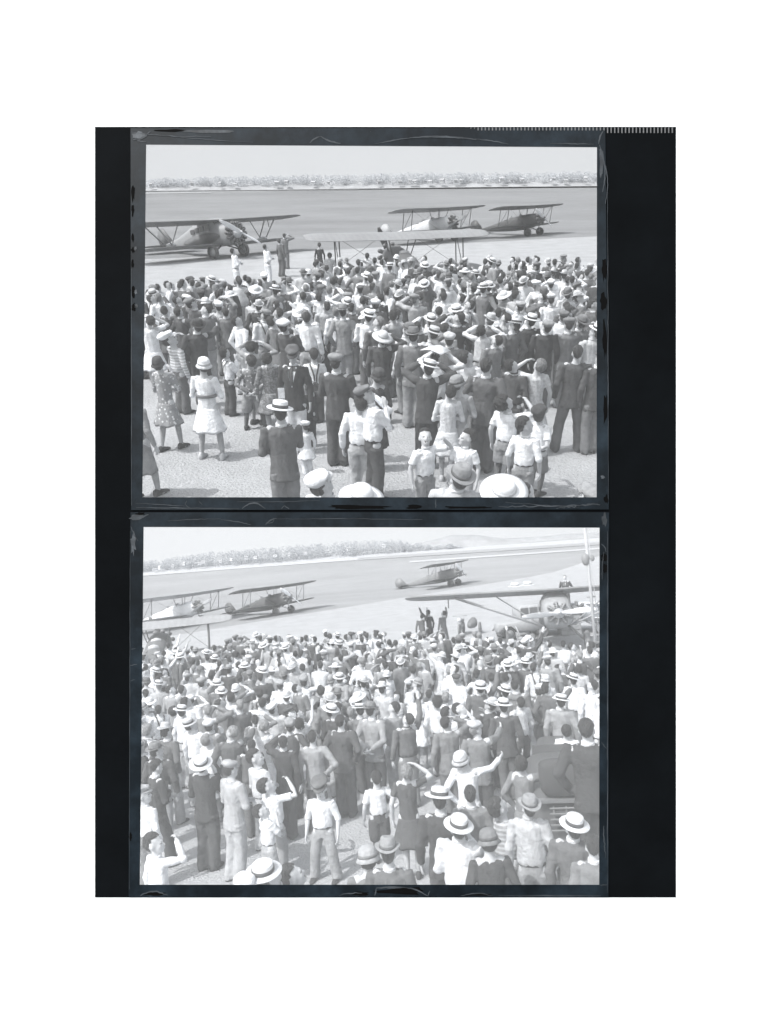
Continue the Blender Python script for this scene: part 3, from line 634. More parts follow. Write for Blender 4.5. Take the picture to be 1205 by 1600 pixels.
def left_hat(px, py, y, lab, r):
    q = FB.at_y(px, py, y); o = link('hat', None, mw=Matrix.Translation(q) @ Matrix.Rotation(r, 4, 'Z') @ Matrix.Scale(1.5, 4), label=lab, cat='hat', group='hats laid on the long wing')
    mb = MB(); lathe(mb, [(.168, -.006), (.172, 0), (.168, .006), (.1, .008), (.095, .083), (.088, .09), (.03, .091)], 20); part('crown', mb, o, mat('straw_pale', .75, .8))
    mb = MB(); lathe(mb, [(.1035, .009), (.1035, .045), (.0985, .047)], 20); part('hat_band', mb, o, mat('hat_ribbon', .3, .8))
left_hat(805, 916, 26.5, 'pale straw hat laid on the long wing, nearest its free end', .3)
left_hat(825, 914, 26.5, 'straw hat laid on the long wing, the one nearer the standing man', 1.2)

def closed_car(px, py):
    fr = FB; q = fr.at_z(px, py); o = link('parked_car', None, mw=Matrix.Translation(q) @ Matrix.Rotation(yaw_of(-.98, -.2), 4, 'Z') @ Matrix.Scale(.8, 4), label='pale boxy closed car with tall dark windows parked under the long wing', cat='car')
    pt, gl, dk = mat('coach_paint', .36, .5), mat('coach_glass', .13, .15, spec=.6), mat('car_paint', .10, .35, .06)
    part('body', fuselage([(-1.3, .75, .6, .3), (-1.25, .75, .68, .38), (.5, .75, .7, .38), (.9, .72, .5, .3), (1.7, .7, .36, .28), (1.75, .7, .3, .24)], 18, 5), o, pt)
    part('cabin', fuselage([(-1.28, 1.45, .56, .4), (-1.2, 1.45, .62, .45), (.35, 1.45, .62, .45), (.5, 1.4, .54, .36)], 18, 6), o, pt)
    for y in (-.95, -.35, .2):
        for sx in (-1, 1): mb = MB(); mb.box((sx * .615, y, 1.48), (.03, .46, .52)); part('window', mb, o, gl, None, False)
    for sx in (-.6, .6):
        for y in (-.8, 1.2): wheel(o, (sx, y, .36), .36, dk, pt, .07)
        mb = MB(); mb.tube([(sx, y + .5, .42) for y in (.2,)] + [(sx, 1.1, .8), (sx, 1.5, .74), (sx, 1.75, .5)], [(.14, .03)] * 4, 10); part('mudguard', mb, o, dk)
closed_car(822, 996)
# ------------------------------------------------------------------ people: continuous remeshed bodies, clothes as shells, hats and hair
BUILD = {'m': dict(sw=.19, hw=.10, sz=1.43, nz=1.50, rx=.165, ry=.105, hip=.93, hs=1.0, wx=.15),
         'w': dict(sw=.165, hw=.105, sz=1.41, nz=1.49, rx=.145, ry=.10, hip=.94, hs=1.0, wx=.13),
         'c': dict(sw=.175, hw=.10, sz=1.34, nz=1.41, rx=.15, ry=.11, hip=.88, hs=1.26, wx=.14)}
# pose letter -> (left arm, right arm), then two head settings (pitch up, turn left) in degrees
POSE = {'d': ('down', 'down'), 's': ('down', 'shade'), 'S': ('shade', 'down'), 'b': ('shade', 'shade'), 'f': ('fold', 'fold'), 'h': ('hip', 'hip'), 'p': ('pocket', 'pocket'),
        'c': ('back', 'back'), 'r': ('down', 'raise'), 'R': ('raise', 'down'), 'q': ('fold', 'chin'), 'k': ('down', 'hip'), 'P': ('pocket', 'point'), 'B': ('raise', 'raise')}
HEADS = {0: (4, 0), 1: (24, 24), 2: (30, -26), 3: (12, -48), 4: (12, 48), 5: (-12, 10)}
def arm(b, s, kind):
    S0 = Vector((s * b['sw'], 0, b['sz'])); dz = b['sz'] - 1.43; hz = b['nz'] - 1.50 + (b['hs'] - 1) * .15
    E, W = {'down': ((.265, -.03, 1.14), (.275, .05, .885)), 'shade': ((.40, .17, 1.50 + hz * .5), (.135 * b['hs'], .165 * b['hs'], 1.665 + hz)), 'fold': ((.26, .03, 1.13), (-.02, .215, 1.16 + .03 * s)),
            'hip': ((.41, -.10, 1.19), (.20, .02, 1.0)), 'pocket': ((.31, -.09, 1.16), (.205, .06, .92)), 'back': ((.28, -.12, 1.16), (.04, -.175, .99)),
            'raise': ((.33, .13, 1.64), (.36, .24, 1.90)), 'chin': ((.22, .15, 1.17), (.06, .19, 1.44 + hz)), 'point': ((.30, .24, 1.42), (.36, .50, 1.50))}[kind]
    E = Vector((E[0] * s, E[1], E[2] + dz)); W = Vector((W[0] * s, W[1], W[2] + (dz if kind not in ('shade', 'chin') else 0)))
    return S0, E, W
def legs(b, s, st):
    h = b['hip']
    if st == 'step': ay = .16 * s; kx = .10; ax = .10
    elif st == 'wide': ay = 0; kx = .15; ax = .19
    else: ay = .02 * s; kx = .095; ax = .085
    return Vector((s * b['hw'] * .9, 0, h - .02)), Vector((s * kx, .03 + ay * .5, h * .54)), Vector((s * ax, ay - .02, .09))
def head_matrix(bk, hd):
    b = BUILD[bk]; p, y = HEADS[hd]
    return Matrix.Translation((0, -.005, b['nz'])) @ Matrix.Rotation(math.radians(y), 4, 'Z') @ Matrix.Rotation(math.radians(p), 4, 'X') @ Matrix.Scale(b['hs'], 4)
import zlib
def hsh(*k): return zlib.crc32(repr(k).encode()) % 999
CACHE = {}
def cached(fn):
    def g(*a):
        k = (fn.__name__,) + a
        if k not in CACHE: CACHE[k] = fn(*a)
        return CACHE[k]
    return g
def hand_into(mb, W, d, palm, s):
    # palm, four bent fingers of different length and a thumb leaving the side of the palm
    d = d.normalized(); side = d.cross(palm).normalized() * s; pn = side.cross(d).normalized() * s
    R = Matrix((side, d, pn)).transposed()
    mb.tube([W - d * .015, W + d * .03, W + d * .085], [(.024, .02), (.037, .016), (.036, .014)], 8, True, side)
    for i, (o, l) in enumerate(((-.028, .062), (-.0095, .074), (.0095, .07), (.028, .054))):
        a = W + d * .08 + side * o; c = a + d * l * .55 + pn * .008; e = c + d * l * .4 + pn * .028
        mb.tube([a, c, e], [.0088, .0085, .0065], 6, True, side)
    a = W + d * .02 - side * .03; c = a + d * .035 - side * .026 + pn * .012; e = c + d * .03 - side * .004 + pn * .016
    mb.tube([a, c, e], [.012, .0105, .008], 6, True, side)
@cached
def body_mesh(bk, pose, st, hd, vox):
    b = BUILD[bk]; mb = MB(); h = b['hip']
    mb.tube([(0, 0, h - .05), (0, .005, h + .12), (0, .01, h + .32), (0, 0, b['sz'] - .05), (0, -.01, b['sz'] + .03)], [(b['wx'], .095), (b['wx'] * .9, .09), (b['rx'] * .95, b['ry']), (b['rx'], b['ry'] * .9), (.075, .06)], 14)
    HM = head_matrix(bk, hd); sc = b['hs']
    neck0 = Vector((0, -.02, b['nz'] - .10)); mb.tube([neck0, (0, -.012, b['nz'] - .01), HM @ Vector((0, .0, .07))], [.066, .056 * (1 + (sc - 1) * .3), .054 * sc], 10)
    mb.ball((0, -.012, .155), (.077, .097, .099), 18, 12, HM); mb.ball((0, .035, .105), (.060, .064, .088), 14, 10, HM)
    mb.ball((0, .062, .04), (.037, .036, .03), 12, 8, HM); mb.ball((0, .1, .098), (.0135, .024, .026), 8, 6, HM); mb.ball((0, .085, .142), (.048, .018, .012), 10, 6, HM)
    mb.ball((0, .088, .063), (.024, .014, .011), 8, 6, HM)
    for s in (-1, 1):
        mb.ball((s * .077, -.008, .112), (.013, .021, .032), 8, 6, HM); mb.ball((s * .036, .07, .095), (.02, .02, .02), 8, 6, HM)
        S0, E, W = arm(b, s, POSE[pose][0 if s < 0 else 1])
        mb.tube([S0 - Vector((s * .05, 0, 0)), S0.lerp(E, .3), E, E.lerp(W, .35), W], [.058, .05, .041, .041, .027], 10)
        a, k, n = legs(b, s, st)
        mb.tube([a, a.lerp(k, .4), k, k.lerp(n, .35), n], [.085, .078, .056, .057, .037], 10)
        mb.tube([n + Vector((0, -.04, -.04)), n + Vector((s * .01, .06, -.05)), n + Vector((s * .02, .15, -.065))], [(.036, .04), (.04, .03), (.035, .02)], 10)
    me = remesh(mb, 'person', vox, 2)
    hb = MB()
    for s in (-1, 1):
        kind = POSE[pose][0 if s < 0 else 1]; S0, E, W = arm(b, s, kind)
        if kind == 'pocket': continue
        d = (W - E).normalized()
        if kind == 'shade': d = (Vector((-s * .75, .25, .12)) ).normalized(); pal = Vector((0, -.3, -1))
        elif kind == 'fold': pal = Vector((0, -1, 0))
        elif kind == 'hip': d = Vector((-s * .3, .5, -.6)).normalized(); pal = Vector((-s, 0, 0))
        elif kind == 'raise': pal = Vector((0, 1, .2))
        else: pal = Vector((-s, 0, 0))
        hand_into(hb, W, d, pal, s)
    if hb.v:
        hm = hb.mesh('h'); bm = bmesh.new(); bm.from_mesh(me); bm.from_mesh(hm); bm.to_mesh(me); bm.free(); bpy.data.meshes.remove(hm)
    # slot 0 skin, 1 eyes and mouth line, 2 stockings
    me.materials.clear()
    for _ in range(3): me.materials.append(None)
    n = len(me.polygons); ce = np.empty(n * 3, 'f'); me.polygons.foreach_get('center', ce); ce = ce.reshape(-1, 3)
    inv = np.array(HM.inverted()); hl = ce @ inv[:3, :3].T + inv[:3, 3]
    mi = np.zeros(n, 'i')
    for s in (-1, 1): mi[((np.abs(hl[:, 0] - s * .033) < .013) & (np.abs(hl[:, 2] - .122) < .007) & (hl[:, 1] > .06))] = 1
    mi[(np.abs(hl[:, 0]) < .024) & (np.abs(hl[:, 2] - .062) < .005) & (hl[:, 1] > .085)] = 1
    mi[(ce[:, 2] < .56)] = 2
    me.polygons.foreach_set('material_index', mi); me.shade_smooth(); return me
def folds(amp, seed, seam=False):
    r = np.random.RandomState(seed); A = r.uniform(0, 6.28, 12)
    def f(c):
        x, y, z = c[:, 0], c[:, 1], c[:, 2]; th = np.arctan2(y, x)
        u = 19 * z + 2.4 * np.sin(2 * th + A[0]) + 9 * x * np.sin(A[6]) + A[1]
        ridge = 1 - 1.9 * np.sqrt(np.sin(u) ** 2 + .015)                                        # sharp drag creases
        ridge2 = 1 - 1.9 * np.sqrt(np.sin(24 * z + 20 * x * np.cos(A[7]) + 12 * y + A[3] + 1.5 * np.sin(9 * z + A[8])) ** 2 + .04)
        m1 = .5 + .5 * np.sin(3 * th + 4 * z + A[2]); m2 = .5 + .5 * np.sin(11 * z + 2 * th + A[9])
        q = amp * (.5 * ridge * m1 + .42 * ridge2 * m2 + .3 * np.sin(8 * th + 6 * z + A[5]))
        if seam: q = q - .007 * np.exp(-(x / .006) ** 2) * ((y < -.02) & (z < 1.38))
        return q
    return f
@cached
def jacket_mesh(bk, pose, st, vox):
    b = BUILD[bk]; mb = MB(); h = b['hip']; g = .022
    mb.tube([(0, .005, h - .17), (0, .005, h - .10), (0, .0, h + .06), (0, .008, h + .2), (0, .01, h + .36), (0, -.004, b['sz'] - .02), (0, -.012, b['sz'] + .045)],
            [(b['wx'] + .055, .14), (b['wx'] + .045, .135), (b['wx'] + g, .122), (b['wx'] + .012, .118), (b['rx'] + g, b['ry'] + g + .008), (b['rx'] + g, b['ry'] + .012), (.085, .07)], 18, False)
    for s in (-1, 1):
        S0, E, W = arm(b, s, POSE[pose][0 if s < 0 else 1])
        mb.tube([S0 - Vector((s * .06, 0, .005)), S0 + Vector((0, 0, -.002)), S0.lerp(E, .4), E, E.lerp(W, .4), E.lerp(W, .94)], [.07, .074, .066, .061, .056, .048], 12, False)
        mb.ball(E, (.062, .062, .062), 10, 8)
    return remesh(mb, 'jacket', vox, 2, folds(.0105, hsh(bk, pose), True))
@cached
def shirt_mesh(bk, pose, slv, vox):
    b = BUILD[bk]; mb = MB(); h = b['hip']; g = .014
    mb.tube([(0, .003, h + .02), (0, .003, h + .06), (0, .005, h + .13), (0, .008, h + .24), (0, .01, h + .36), (0, -.004, b['sz'] - .02), (0, -.012, b['sz'] + .04)],
            [(b['wx'] + .012, .11), (b['wx'] + .03, .13), (b['wx'] + .034, .134), (b['wx'] + .024, .124), (b['rx'] + g, b['ry'] + g + .006), (b['rx'] + g * .8, b['ry'] + .006), (.074, .062)], 18, False)
    for s in (-1, 1):
        S0, E, W = arm(b, s, POSE[pose][0 if s < 0 else 1])
        pts = [S0 - Vector((s * .06, 0, .005)), S0, S0.lerp(E, .4)]; rr = [.066, .07, .064]
        if slv == 'short': pts += [S0.lerp(E, .72)]; rr += [.068]
        elif slv == 'rolled': pts += [E, E.lerp(W, .12)]; rr += [.057, .062]; mb.ball(E, (.056, .056, .056), 10, 8)
        else: pts += [E, E.lerp(W, .5), E.lerp(W, .86), E.lerp(W, .95)]; rr += [.056, .052, .046, .036]; mb.ball(E, (.057, .057, .057), 10, 8)
        mb.tube(pts, rr, 12, False)
    return remesh(mb, 'shirt', vox, 2, folds(.012, hsh(bk, pose, 's')))
@cached
def trouser_mesh(bk, st, kind, vox):
    b = BUILD[bk]; mb = MB(); h = b['hip']
    mb.tube([(0, 0, h - .13), (0, 0, h - .02), (0, .003, h + .07)], [(b['wx'] + .012, .118), (b['wx'] + .016, .118), (b['wx'] + .004, .102)], 16, False)
    for s in (-1, 1):
        a, k, n = legs(b, s, st); a = a + Vector((0, 0, -.04))
        if kind == 'long': mb.tube([a, a.lerp(k, .5), k, k.lerp(n, .5), n + Vector((0, .0, .02)), n + Vector((0, .01, -.045))], [(.105, .108), (.098, .1), (.088, .09), (.084, .088), (.088, .098), (.09, .105)], 14, False)
        elif kind == 'short': mb.tube([a, a.lerp(k, .5), a.lerp(k, .92)], [.106, .106, .11], 14, False)
        else: mb.tube([a, a.lerp(k, .5), a.lerp(k, .9), k.lerp(n, .16), k.lerp(n, .22)], [.108, .118, .122, .10, .07], 14, False)
    fo = folds(.010, hsh(bk, st, kind))
    def f(c): return fo(c) * np.clip((h + .05 - c[:, 2]) * 6, .2, 1) + .004 * np.sin(70 * c[:, 2]) * np.clip(.28 - c[:, 2], 0, .2) * 5
    return remesh(mb, 'trousers', vox, 2, f)
@cached
def dress_mesh(bk, pose, slv, hem, flare, vox):
    b = BUILD[bk]; mb = MB(); h = b['hip']
    mb.tube([(0, .003, h - .06), (0, .003, h + .06), (0, .005, h + .2), (0, .01, h + .36), (0, -.004, b['sz'] - .02), (0, -.012, b['sz'] + .035)],
            [(b['wx'] + .035, .132), (b['wx'] + .02, .118), (b['wx'] + .016, .116), (b['rx'] + .016, b['ry'] + .022), (b['rx'] + .01, b['ry'] + .006), (.07, .06)], 18, False)
    for s in (-1, 1):
        S0, E, W = arm(b, s, POSE[pose][0 if s < 0 else 1])
        pts = [S0 - Vector((s * .06, 0, .005)), S0, S0.lerp(E, .4)]; rr = [.062, .064, .058]
        if slv == 'short': pts += [S0.lerp(E, .6)]; rr += [.064]
        else: pts += [E, E.lerp(W, .5), E.lerp(W, .93)]; rr += [.052, .047, .04]; mb.ball(E, (.052, .052, .052), 10, 8)
        mb.tube(pts, rr, 12, False)
    me = remesh(mb, 'dress', vox, 2, folds(.010, hsh(bk, pose, 'd')))
    sk = MB(); n = 44; rings = []; z0 = h - .02; R = random.Random(5)
    ph = [R.uniform(0, 6.28) for _ in range(4)]
    for j in range(11):
        t = j / 10; z = z0 + (hem - z0) * t; rings.append([Vector((math.cos(2 * PI * i / n) * (b['wx'] + .038 + flare * t) * (1 + (.035 * math.sin(11 * 2 * PI * i / n + ph[0] + t) + .03 * math.sin(5 * 2 * PI * i / n + ph[1])) * t),
                                             math.sin(2 * PI * i / n) * (.135 + flare * .9 * t) * (1 + (.035 * math.sin(11 * 2 * PI * i / n + ph[0] + t) + .03 * math.sin(4 * 2 * PI * i / n + ph[2])) * t), z + .012 * t * math.sin(7 * 2 * PI * i / n + ph[3]))) for i in range(n)])
    rings.append([v * .0 + Vector((v.x * .82, v.y * .82, v.z + .05)) for v in rings[-1]])
    sk.rings(rings); sm = sk.mesh('s'); bm = bmesh.new(); bm.from_mesh(me); bm.from_mesh(sm); bm.to_mesh(me); bm.free(); bpy.data.meshes.remove(sm); me.shade_smooth(); return me
@cached
def shoe_mesh(bk, st, s):
    a, k, n = legs(BUILD[bk], s, st); mb = MB()
    mb.rings([[Vector((n.x + math.copysign(abs(math.cos(t)) ** .8, math.cos(t)) * w_, n.y + y, max(0, zc + math.sin(t) * hh))) for t in [2 * PI * i / 12 for i in range(12)]] for y, w_, hh, zc in
              ((-.085, .018, .03, .04), (-.075, .036, .06, .06), (-.02, .043, .07, .065), (.05, .045, .055, .05), (.11, .05, .04, .038), (.17, .042, .03, .03), (.205, .018, .018, .022))])
    return mb.mesh('shoe')
@cached
def hair_mesh(style, low):
    mb = MB(); n, m = (10, 7) if low else (34, 22)
    r = random.Random({'n': 1, 'na': 2, 'bob': 3, 'curl': 4}[style]); P = [r.uniform(0, 6) for _ in range(6)]
    def pt(a, e):
        d = Vector((math.cos(a) * math.cos(e), math.sin(a) * math.cos(e), math.sin(e)))
        R = Vector((.085, .104, .107)) if style in ('n', 'na') else Vector((.096, .113, .113))
        bump = .04 * math.sin(7 * a + P[0] + 3 * e) * math.sin(6 * e + P[1]) + .022 * math.sin(16 * a + P[2] + 2 * math.sin(5 * e + P[3])) - .035 * math.exp(-((a - 1.2) / .12) ** 2) * (e > .5)
        if style == 'curl': bump = .09 * math.sin(9 * a + P[0]) * math.sin(8 * e + P[1]) + .04 * math.sin(17 * a + 11 * e)
        p = Vector((d.x * R.x, d.y * R.y, d.z * R.z)) * (1 + bump)
        c = Vector((0, -.022, .162))
        if d.y > .25 and e < .42:                           # pull back behind the face
            p.y *= .1; p.x *= .93
        if style in ('n', 'na') and e < .05: p.x *= .87
        low_ = -.075 if style in ('n', 'na') else -.11
        p.z = max(p.z, low_ - (.03 if d.y < -.3 else 0))
        return p + c
    mb.rings([[pt(2 * PI * i / n, -PI / 2 + PI * k / m) for i in range(n)] for k in range(1, m)])
    return mb.mesh('hair')
def hat_parts(kind, low):
    k = ('hat', kind, low)
    if k in CACHE: return CACHE[k]
    n = 12 if low else 28; a, b_ = MB(), MB()
    if kind in ('bo', 'bt'):                                 # straw boater: flat crown, stiff flat brim
        lathe(a, [(.168, -.006), (.172, 0), (.168, .006), (.1, .008), (.097, .012), (.095, .083), (.088, .09), (.03, .091)], n, .94, 1.06)
        lathe(b_, [(.1035, .009), (.1035, .045), (.0985, .047)], n, .94, 1.06)
    elif kind in ('fe', 'ff'):
        for j, ring in enumerate([(.155, 0), (.157, .006), (.1, .006), (.098, .012), (.094, .06), (.085, .105), (.06, .118), (.02, .106)]):
            pass
        rings = []
        for r_, z in [(.15, -.004), (.158, .0), (.15, .008), (.102, .008), (.099, .014), (.093, .06), (.084, .10), (.062, .118), (.02, .10)]:
            rings.append([Vector((math.cos(t) * r_ * .9, math.sin(t) * r_ * 1.08, z + (.028 * abs(math.cos(t)) ** 2 - .014 * max(math.sin(t), 0)) * (1 if r_ > .12 else 0) - (.022 * max(0, math.sin(t)) if z > .09 else 0))) for t in [2 * PI * i / n for i in range(n)]])
        a.rings(rings); lathe(b_, [(.106, .009), (.104, .034), (.098, .036)], n, .9, 1.08)
    elif kind in ('ca', 'cl', 'cp'):                         # soft flat cap with a peak
        big = 1.18 if kind == 'cp' else 1.0
        rings = []
        for r_, z, dy in [(.088, -.015, 0), (.095, 0, 0), (.112 * big, .022, .0), (.118 * big, .04, .004), (.10 * big, .062, .008), (.05 * big, .074, .008), (.012, .077, .008)]:
            rings.append([Vector((math.cos(t) * r_ * .95 * (1 + .03 * math.sin(5 * t)), math.sin(t) * r_ * 1.1 + dy, z + .006 * math.sin(3 * t + z * 40) - (.014 * math.sin(t) if z > .03 else 0))) for t in [2 * PI * i / n for i in range(n)]])
        a.rings(rings); v = []
        for j in range(2):
            v.append([Vector((math.cos(t) * .085 * q, .06 + math.sin(t) * .105 * q, -.012 - .012 * q * j - .004 * j)) for q in (1.0,) for t in [PI * i / 10 for i in range(11)]])
        b_.rings(v)
    elif kind == 'cw':                                       # cloche with a short drooping brim
        lathe(a, [(.135, -.055), (.139, -.05), (.112, -.015), (.103, 0), (.1, .045), (.085, .082), (.05, .10), (.015, .105)], n, .93, 1.08)
        lathe(b_, [(.113, -.012), (.108, .018), (.1, .02)], n, .93, 1.08)
    elif kind == 'st':                                       # wide pale summer hat
        lathe(a, [(.21, -.022), (.214, -.016), (.16, .0), (.106, .01), (.1, .05), (.085, .085), (.04, .10), (.01, .102)], n, .95, 1.05)
        lathe(b_, [(.11, .01), (.107, .032), (.1, .034)], n, .95, 1.05)
    elif kind == 'pa':                                       # sheet of newspaper folded over the head
        v = []
        for j in range(2): v += [Vector((x, y, .02 + (.05 * (1 - abs(x) / .2)) + .02 * math.sin(20 * y) - j * .006)) for x, y in ((-.2, -.19), (0, -.22), (.2, -.17), (.21, .16), (0, .2), (-.19, .17))]
        a.add(v, [(0, 1, 4, 5), (1, 2, 3, 4), (6, 11, 10, 7), (7, 10, 9, 8), (0, 6, 7, 1), (1, 7, 8, 2), (2, 8, 9, 3), (3, 9, 10, 4), (4, 10, 11, 5), (5, 11, 6, 0)])
    CACHE[k] = (a.mesh('hat'), b_.mesh('hat_band') if b_.v else None); return CACHE[k]
HAT_Z = {'bo': .205, 'bt': .205, 'fe': .20, 'ff': .20, 'ca': .205, 'cl': .205, 'cp': .21, 'cw': .19, 'st': .20, 'pa': .25}
@cached
def collar_mesh(bk):
    b = BUILD[bk]; mb = MB(); lathe(mb, [(.07, -.02), (.068, .025), (.06, .028), (.058, -.02)], 16, 1.0, .92); me = mb.mesh('collar')
    me.transform(Matrix.Translation((0, -.006, b['sz'] + .055)) @ Matrix.Rotation(math.radians(12), 4, 'X')); return me
@cached
def front_mesh(bk):                                          # shirt front showing between the lapels
    b = BUILD[bk]; mb = MB(); z = b['sz']
    pts = [(-.075, z + .03), (.075, z + .03), (.05, z - .1), (0, z - .28), (-.05, z - .1)]
    mb.rings([[Vector((x, .05, zz)) for x, zz in pts], [Vector((x, b['ry'] + .044 - (z + .03 - zz) * -.02, zz - .0)) if zz < z else Vector((x, .075, zz)) for x, zz in pts]]); return mb.mesh('shirt_front', False)
@cached
def tie_mesh(bk):
    b = BUILD[bk]; mb = MB(); z = b['sz']; mb.tube([(0, .085, z + .02), (0, b['ry'] + .05, z - .06), (0, b['ry'] + .052, z - .24)], [(.02, .012), (.026, .008), (.03, .006)], 8); return mb.mesh('tie')
@cached
def belt_mesh(bk):
    b = BUILD[bk]; mb = MB(); lathe(mb, [(1.0, -.02), (1.03, -.018), (1.03, .018), (1.0, .02)], 24, b['wx'] + .018, .115); me = mb.mesh('belt')
    me.transform(Matrix.Translation((0, .003, b['hip'] + .05))); return me
@cached
def brace_mesh(bk, s):
    b = BUILD[bk]; mb = MB(); g = .022; h = b['hip']; ry = b['ry'] + g + .012
    pts = [(s * .02, -.118, h + .07), (s * .03, -ry, h + .26), (s * .06, -ry + .004, h + .38), (s * .095, -.06, b['sz'] + .035), (s * .095, .05, b['sz'] + .03), (s * .085, ry - .004, h + .36), (s * .08, ry, h + .2), (s * .08, .125, h + .07)]
    mb.tube(pts, [(.017, .008)] * len(pts), 6, False); return mb.mesh('braces')
HAIR = {'A': (.035, .20), 'B': (.045, .30)}
PEOPLE = []; PLACED = {'A': [], 'B': []}
class P:
    def __init__(s, fr, loc, h, yaw, bk, top, bot, hat, pose, hd, st, tt, bt, ht=None, sk=1, extra='', label=None, pat='plain', tt2=None, lm=None, z0=0.0, short=False):
        s.__dict__.update(fr=fr, loc=loc, h=h, yaw=yaw, bk=bk, top=top, bot=bot, hat=hat, pose=pose, hd=hd, st=st, tt=tt, bt=bt, ht=ht, sk=sk, extra=extra, label=label, pat=pat, tt2=tt2, lm=lm, z0=z0)
        s.d = math.hypot(loc[0], loc[1]); s.wd = rnd.uniform(.93, 1.08); s.lean = rnd.uniform(-2.5, 2.0); s.hj = (rnd.uniform(-7, 7), rnd.uniform(-7, 7), rnd.uniform(.94, 1.06), rnd.uniform(.94, 1.06))
def pieces(p, low=False):
    """(name, mesh, materials, local matrix, children) of everything the person wears; the first one is the body itself"""
    fr = p.fr; bk = p.bk; vb, vc = (.034, .04) if low else (.0155, .0165)
    sk = skin(fr, p.sk); dk = mat('eye', .03 if fr is FA else .12, .5)
    stock = cloth(fr, {'w': 6, 'c': 3, 'm': 2}[bk]) if p.bk != 'w' or p.sk != 0 else cloth(fr, 3)
    out = [('person', body_mesh(bk, p.pose, p.st, p.hd, vb), [sk, dk, stock], None, [])]
    tm = cloth(fr, p.tt, p.pat, p.tt2); bm_ = cloth(fr, p.bt)
    if p.top == 'jacket':
        out.append(('jacket', jacket_mesh(bk, p.pose, p.st, vc), [tm], None, []))
        if not low:
            out.append(('collar', collar_mesh(bk), [cloth(fr, 9)], None, []))
            if abs(((p.yaw + 180) % 360) - 180) > 60: out += [('shirt_front', front_mesh(bk), [cloth(fr, 9)], None, []), ('tie', tie_mesh(bk), [cloth(fr, 2)], None, [])]
    elif p.top in ('shirt', 'tee', 'rolled', 'sweater'):
        slv = {'shirt': 'long', 'sweater': 'long', 'tee': 'short', 'rolled': 'rolled'}[p.top]
        if p.top == 'sweater': out.append(('sweater', jacket_mesh(bk, p.pose, p.st, vc) if bk == 'm' and p.hd in (0, 3) else shirt_mesh(bk, p.pose, slv, vc), [tm], None, []))
        else:
            out.append(('shirt', shirt_mesh(bk, p.pose, slv, vc), [tm], None, []))
            if not low: out += [('belt', belt_mesh(bk), [cloth(fr, 1)], None, []), ('collar', collar_mesh(bk), [tm], None, [])]
            if 'braces' in p.extra and not low: out += [('braces', brace_mesh(bk, s), [cloth(fr, 2)], None, []) for s in (-1, 1)]
    elif p.top == 'dress':
        out.append(('dress', dress_mesh(bk, p.pose, 'short' if 'bare' in p.extra else 'long', .52 if bk == 'w' else .56, .12, vc), [tm], None, []))
        if 'belt' in p.extra and not low: out.append(('belt', belt_mesh(bk), [cloth(fr, 4)], Matrix.Translation((0, 0, -.06)) @ Matrix.Diagonal((1.14, 1.12, 1.2, 1)), []))
    elif p.top == 'coat': out.append(('coat', dress_mesh(bk, p.pose, 'long', .44, .06, vc), [tm], None, []))
    if p.bot in ('long', 'short', 'knick'): out.append(('trousers', trouser_mesh(bk, p.st, p.bot, vc), [bm_], None, []))
    if not low:
        for s in (-1, 1): out.append(('shoe', shoe_mesh(bk, p.st, s), [cloth(fr, 1 if p.bt < 8 else 7)], None, []))
    HM = head_matrix(bk, p.hd)
    hs_ = 'bob' if bk == 'w' else 'n'
    if 'curl' in p.extra: hs_ = 'curl'
    fair = 'fair' in p.extra
    if p.hat != 'no': out.append(('hair', hair_mesh(hs_ if not fair or bk == 'w' else 'na', low), [hairm(fr, HAIR[fr.name][1 if fair else 0] * (1.5 if 'grey' in p.extra else 1))], HM @ (Matrix.Diagonal((.97, .96, .9, 1)) if p.hat != 'n' else Matrix.Identity(4)), []))
    if p.hat not in ('n', 'no'):
        hm, hb = hat_parts(p.hat, low)
        tilt = Matrix.Rotation(math.radians(-8 if p.hat not in ('bt',) else -20), 4, 'X') @ Matrix.Rotation(math.radians(14 if p.hat == 'bt' else 3), 4, 'Y')
        ht = p.ht if p.ht is not None else {'bo': 9, 'bt': 9, 'fe': 4, 'ff': 7, 'ca': 3, 'cl': 7, 'cp': 8, 'cw': 5, 'st': 9, 'pa': 9}[p.hat]
        m_ = straw(fr, TONE[fr.name][ht] * .92) if p.hat in ('bo', 'bt', 'st') else cloth(fr, ht)
        band = cloth(fr, 2 if p.hat in ('bo', 'bt') else (ht if p.hat in ('ca', 'cl', 'cp') else max(ht - 2, 0)))
        out.append(('hat', hm, [m_], HM @ Matrix.Translation((0, -.012, HAT_Z[p.hat])) @ tilt @ Matrix.Rotation(math.radians(p.hj[0]), 4, 'X') @ Matrix.Rotation(math.radians(p.hj[1]), 4, 'Y') @ Matrix.Diagonal((p.hj[2], p.hj[3], 1, 1)), [('hat_band' if p.hat not in ('ca', 'cl', 'cp') else 'peak', hb, [band], None)] if hb else []))
    if 'paper' in p.extra and not low:
        mb = CACHE.get('paper')
        if mb is None:
            q = MB(); q.box((0, 0, 0), (.11, .012, .17)); CACHE['paper'] = mb = q.mesh('newspaper', False)
        out.append(('pocket_paper', mb, [cloth(fr, 9)], Matrix.Translation((.19, .16, 1.06)) @ Matrix.Rotation(.3, 4, 'Z'), []))
    return out
def base_matrix(p):
    s = p.h / 1.75
    wd = p.wd
    return p.fr.M @ Matrix.Translation((p.loc[0], p.loc[1], p.z0)) @ Matrix.Rotation(math.radians(p.yaw), 4, 'Z') @ Matrix.Rotation(math.radians(p.lean), 4, 'X') @ Matrix.Diagonal((s * wd, s * wd, s, 1))
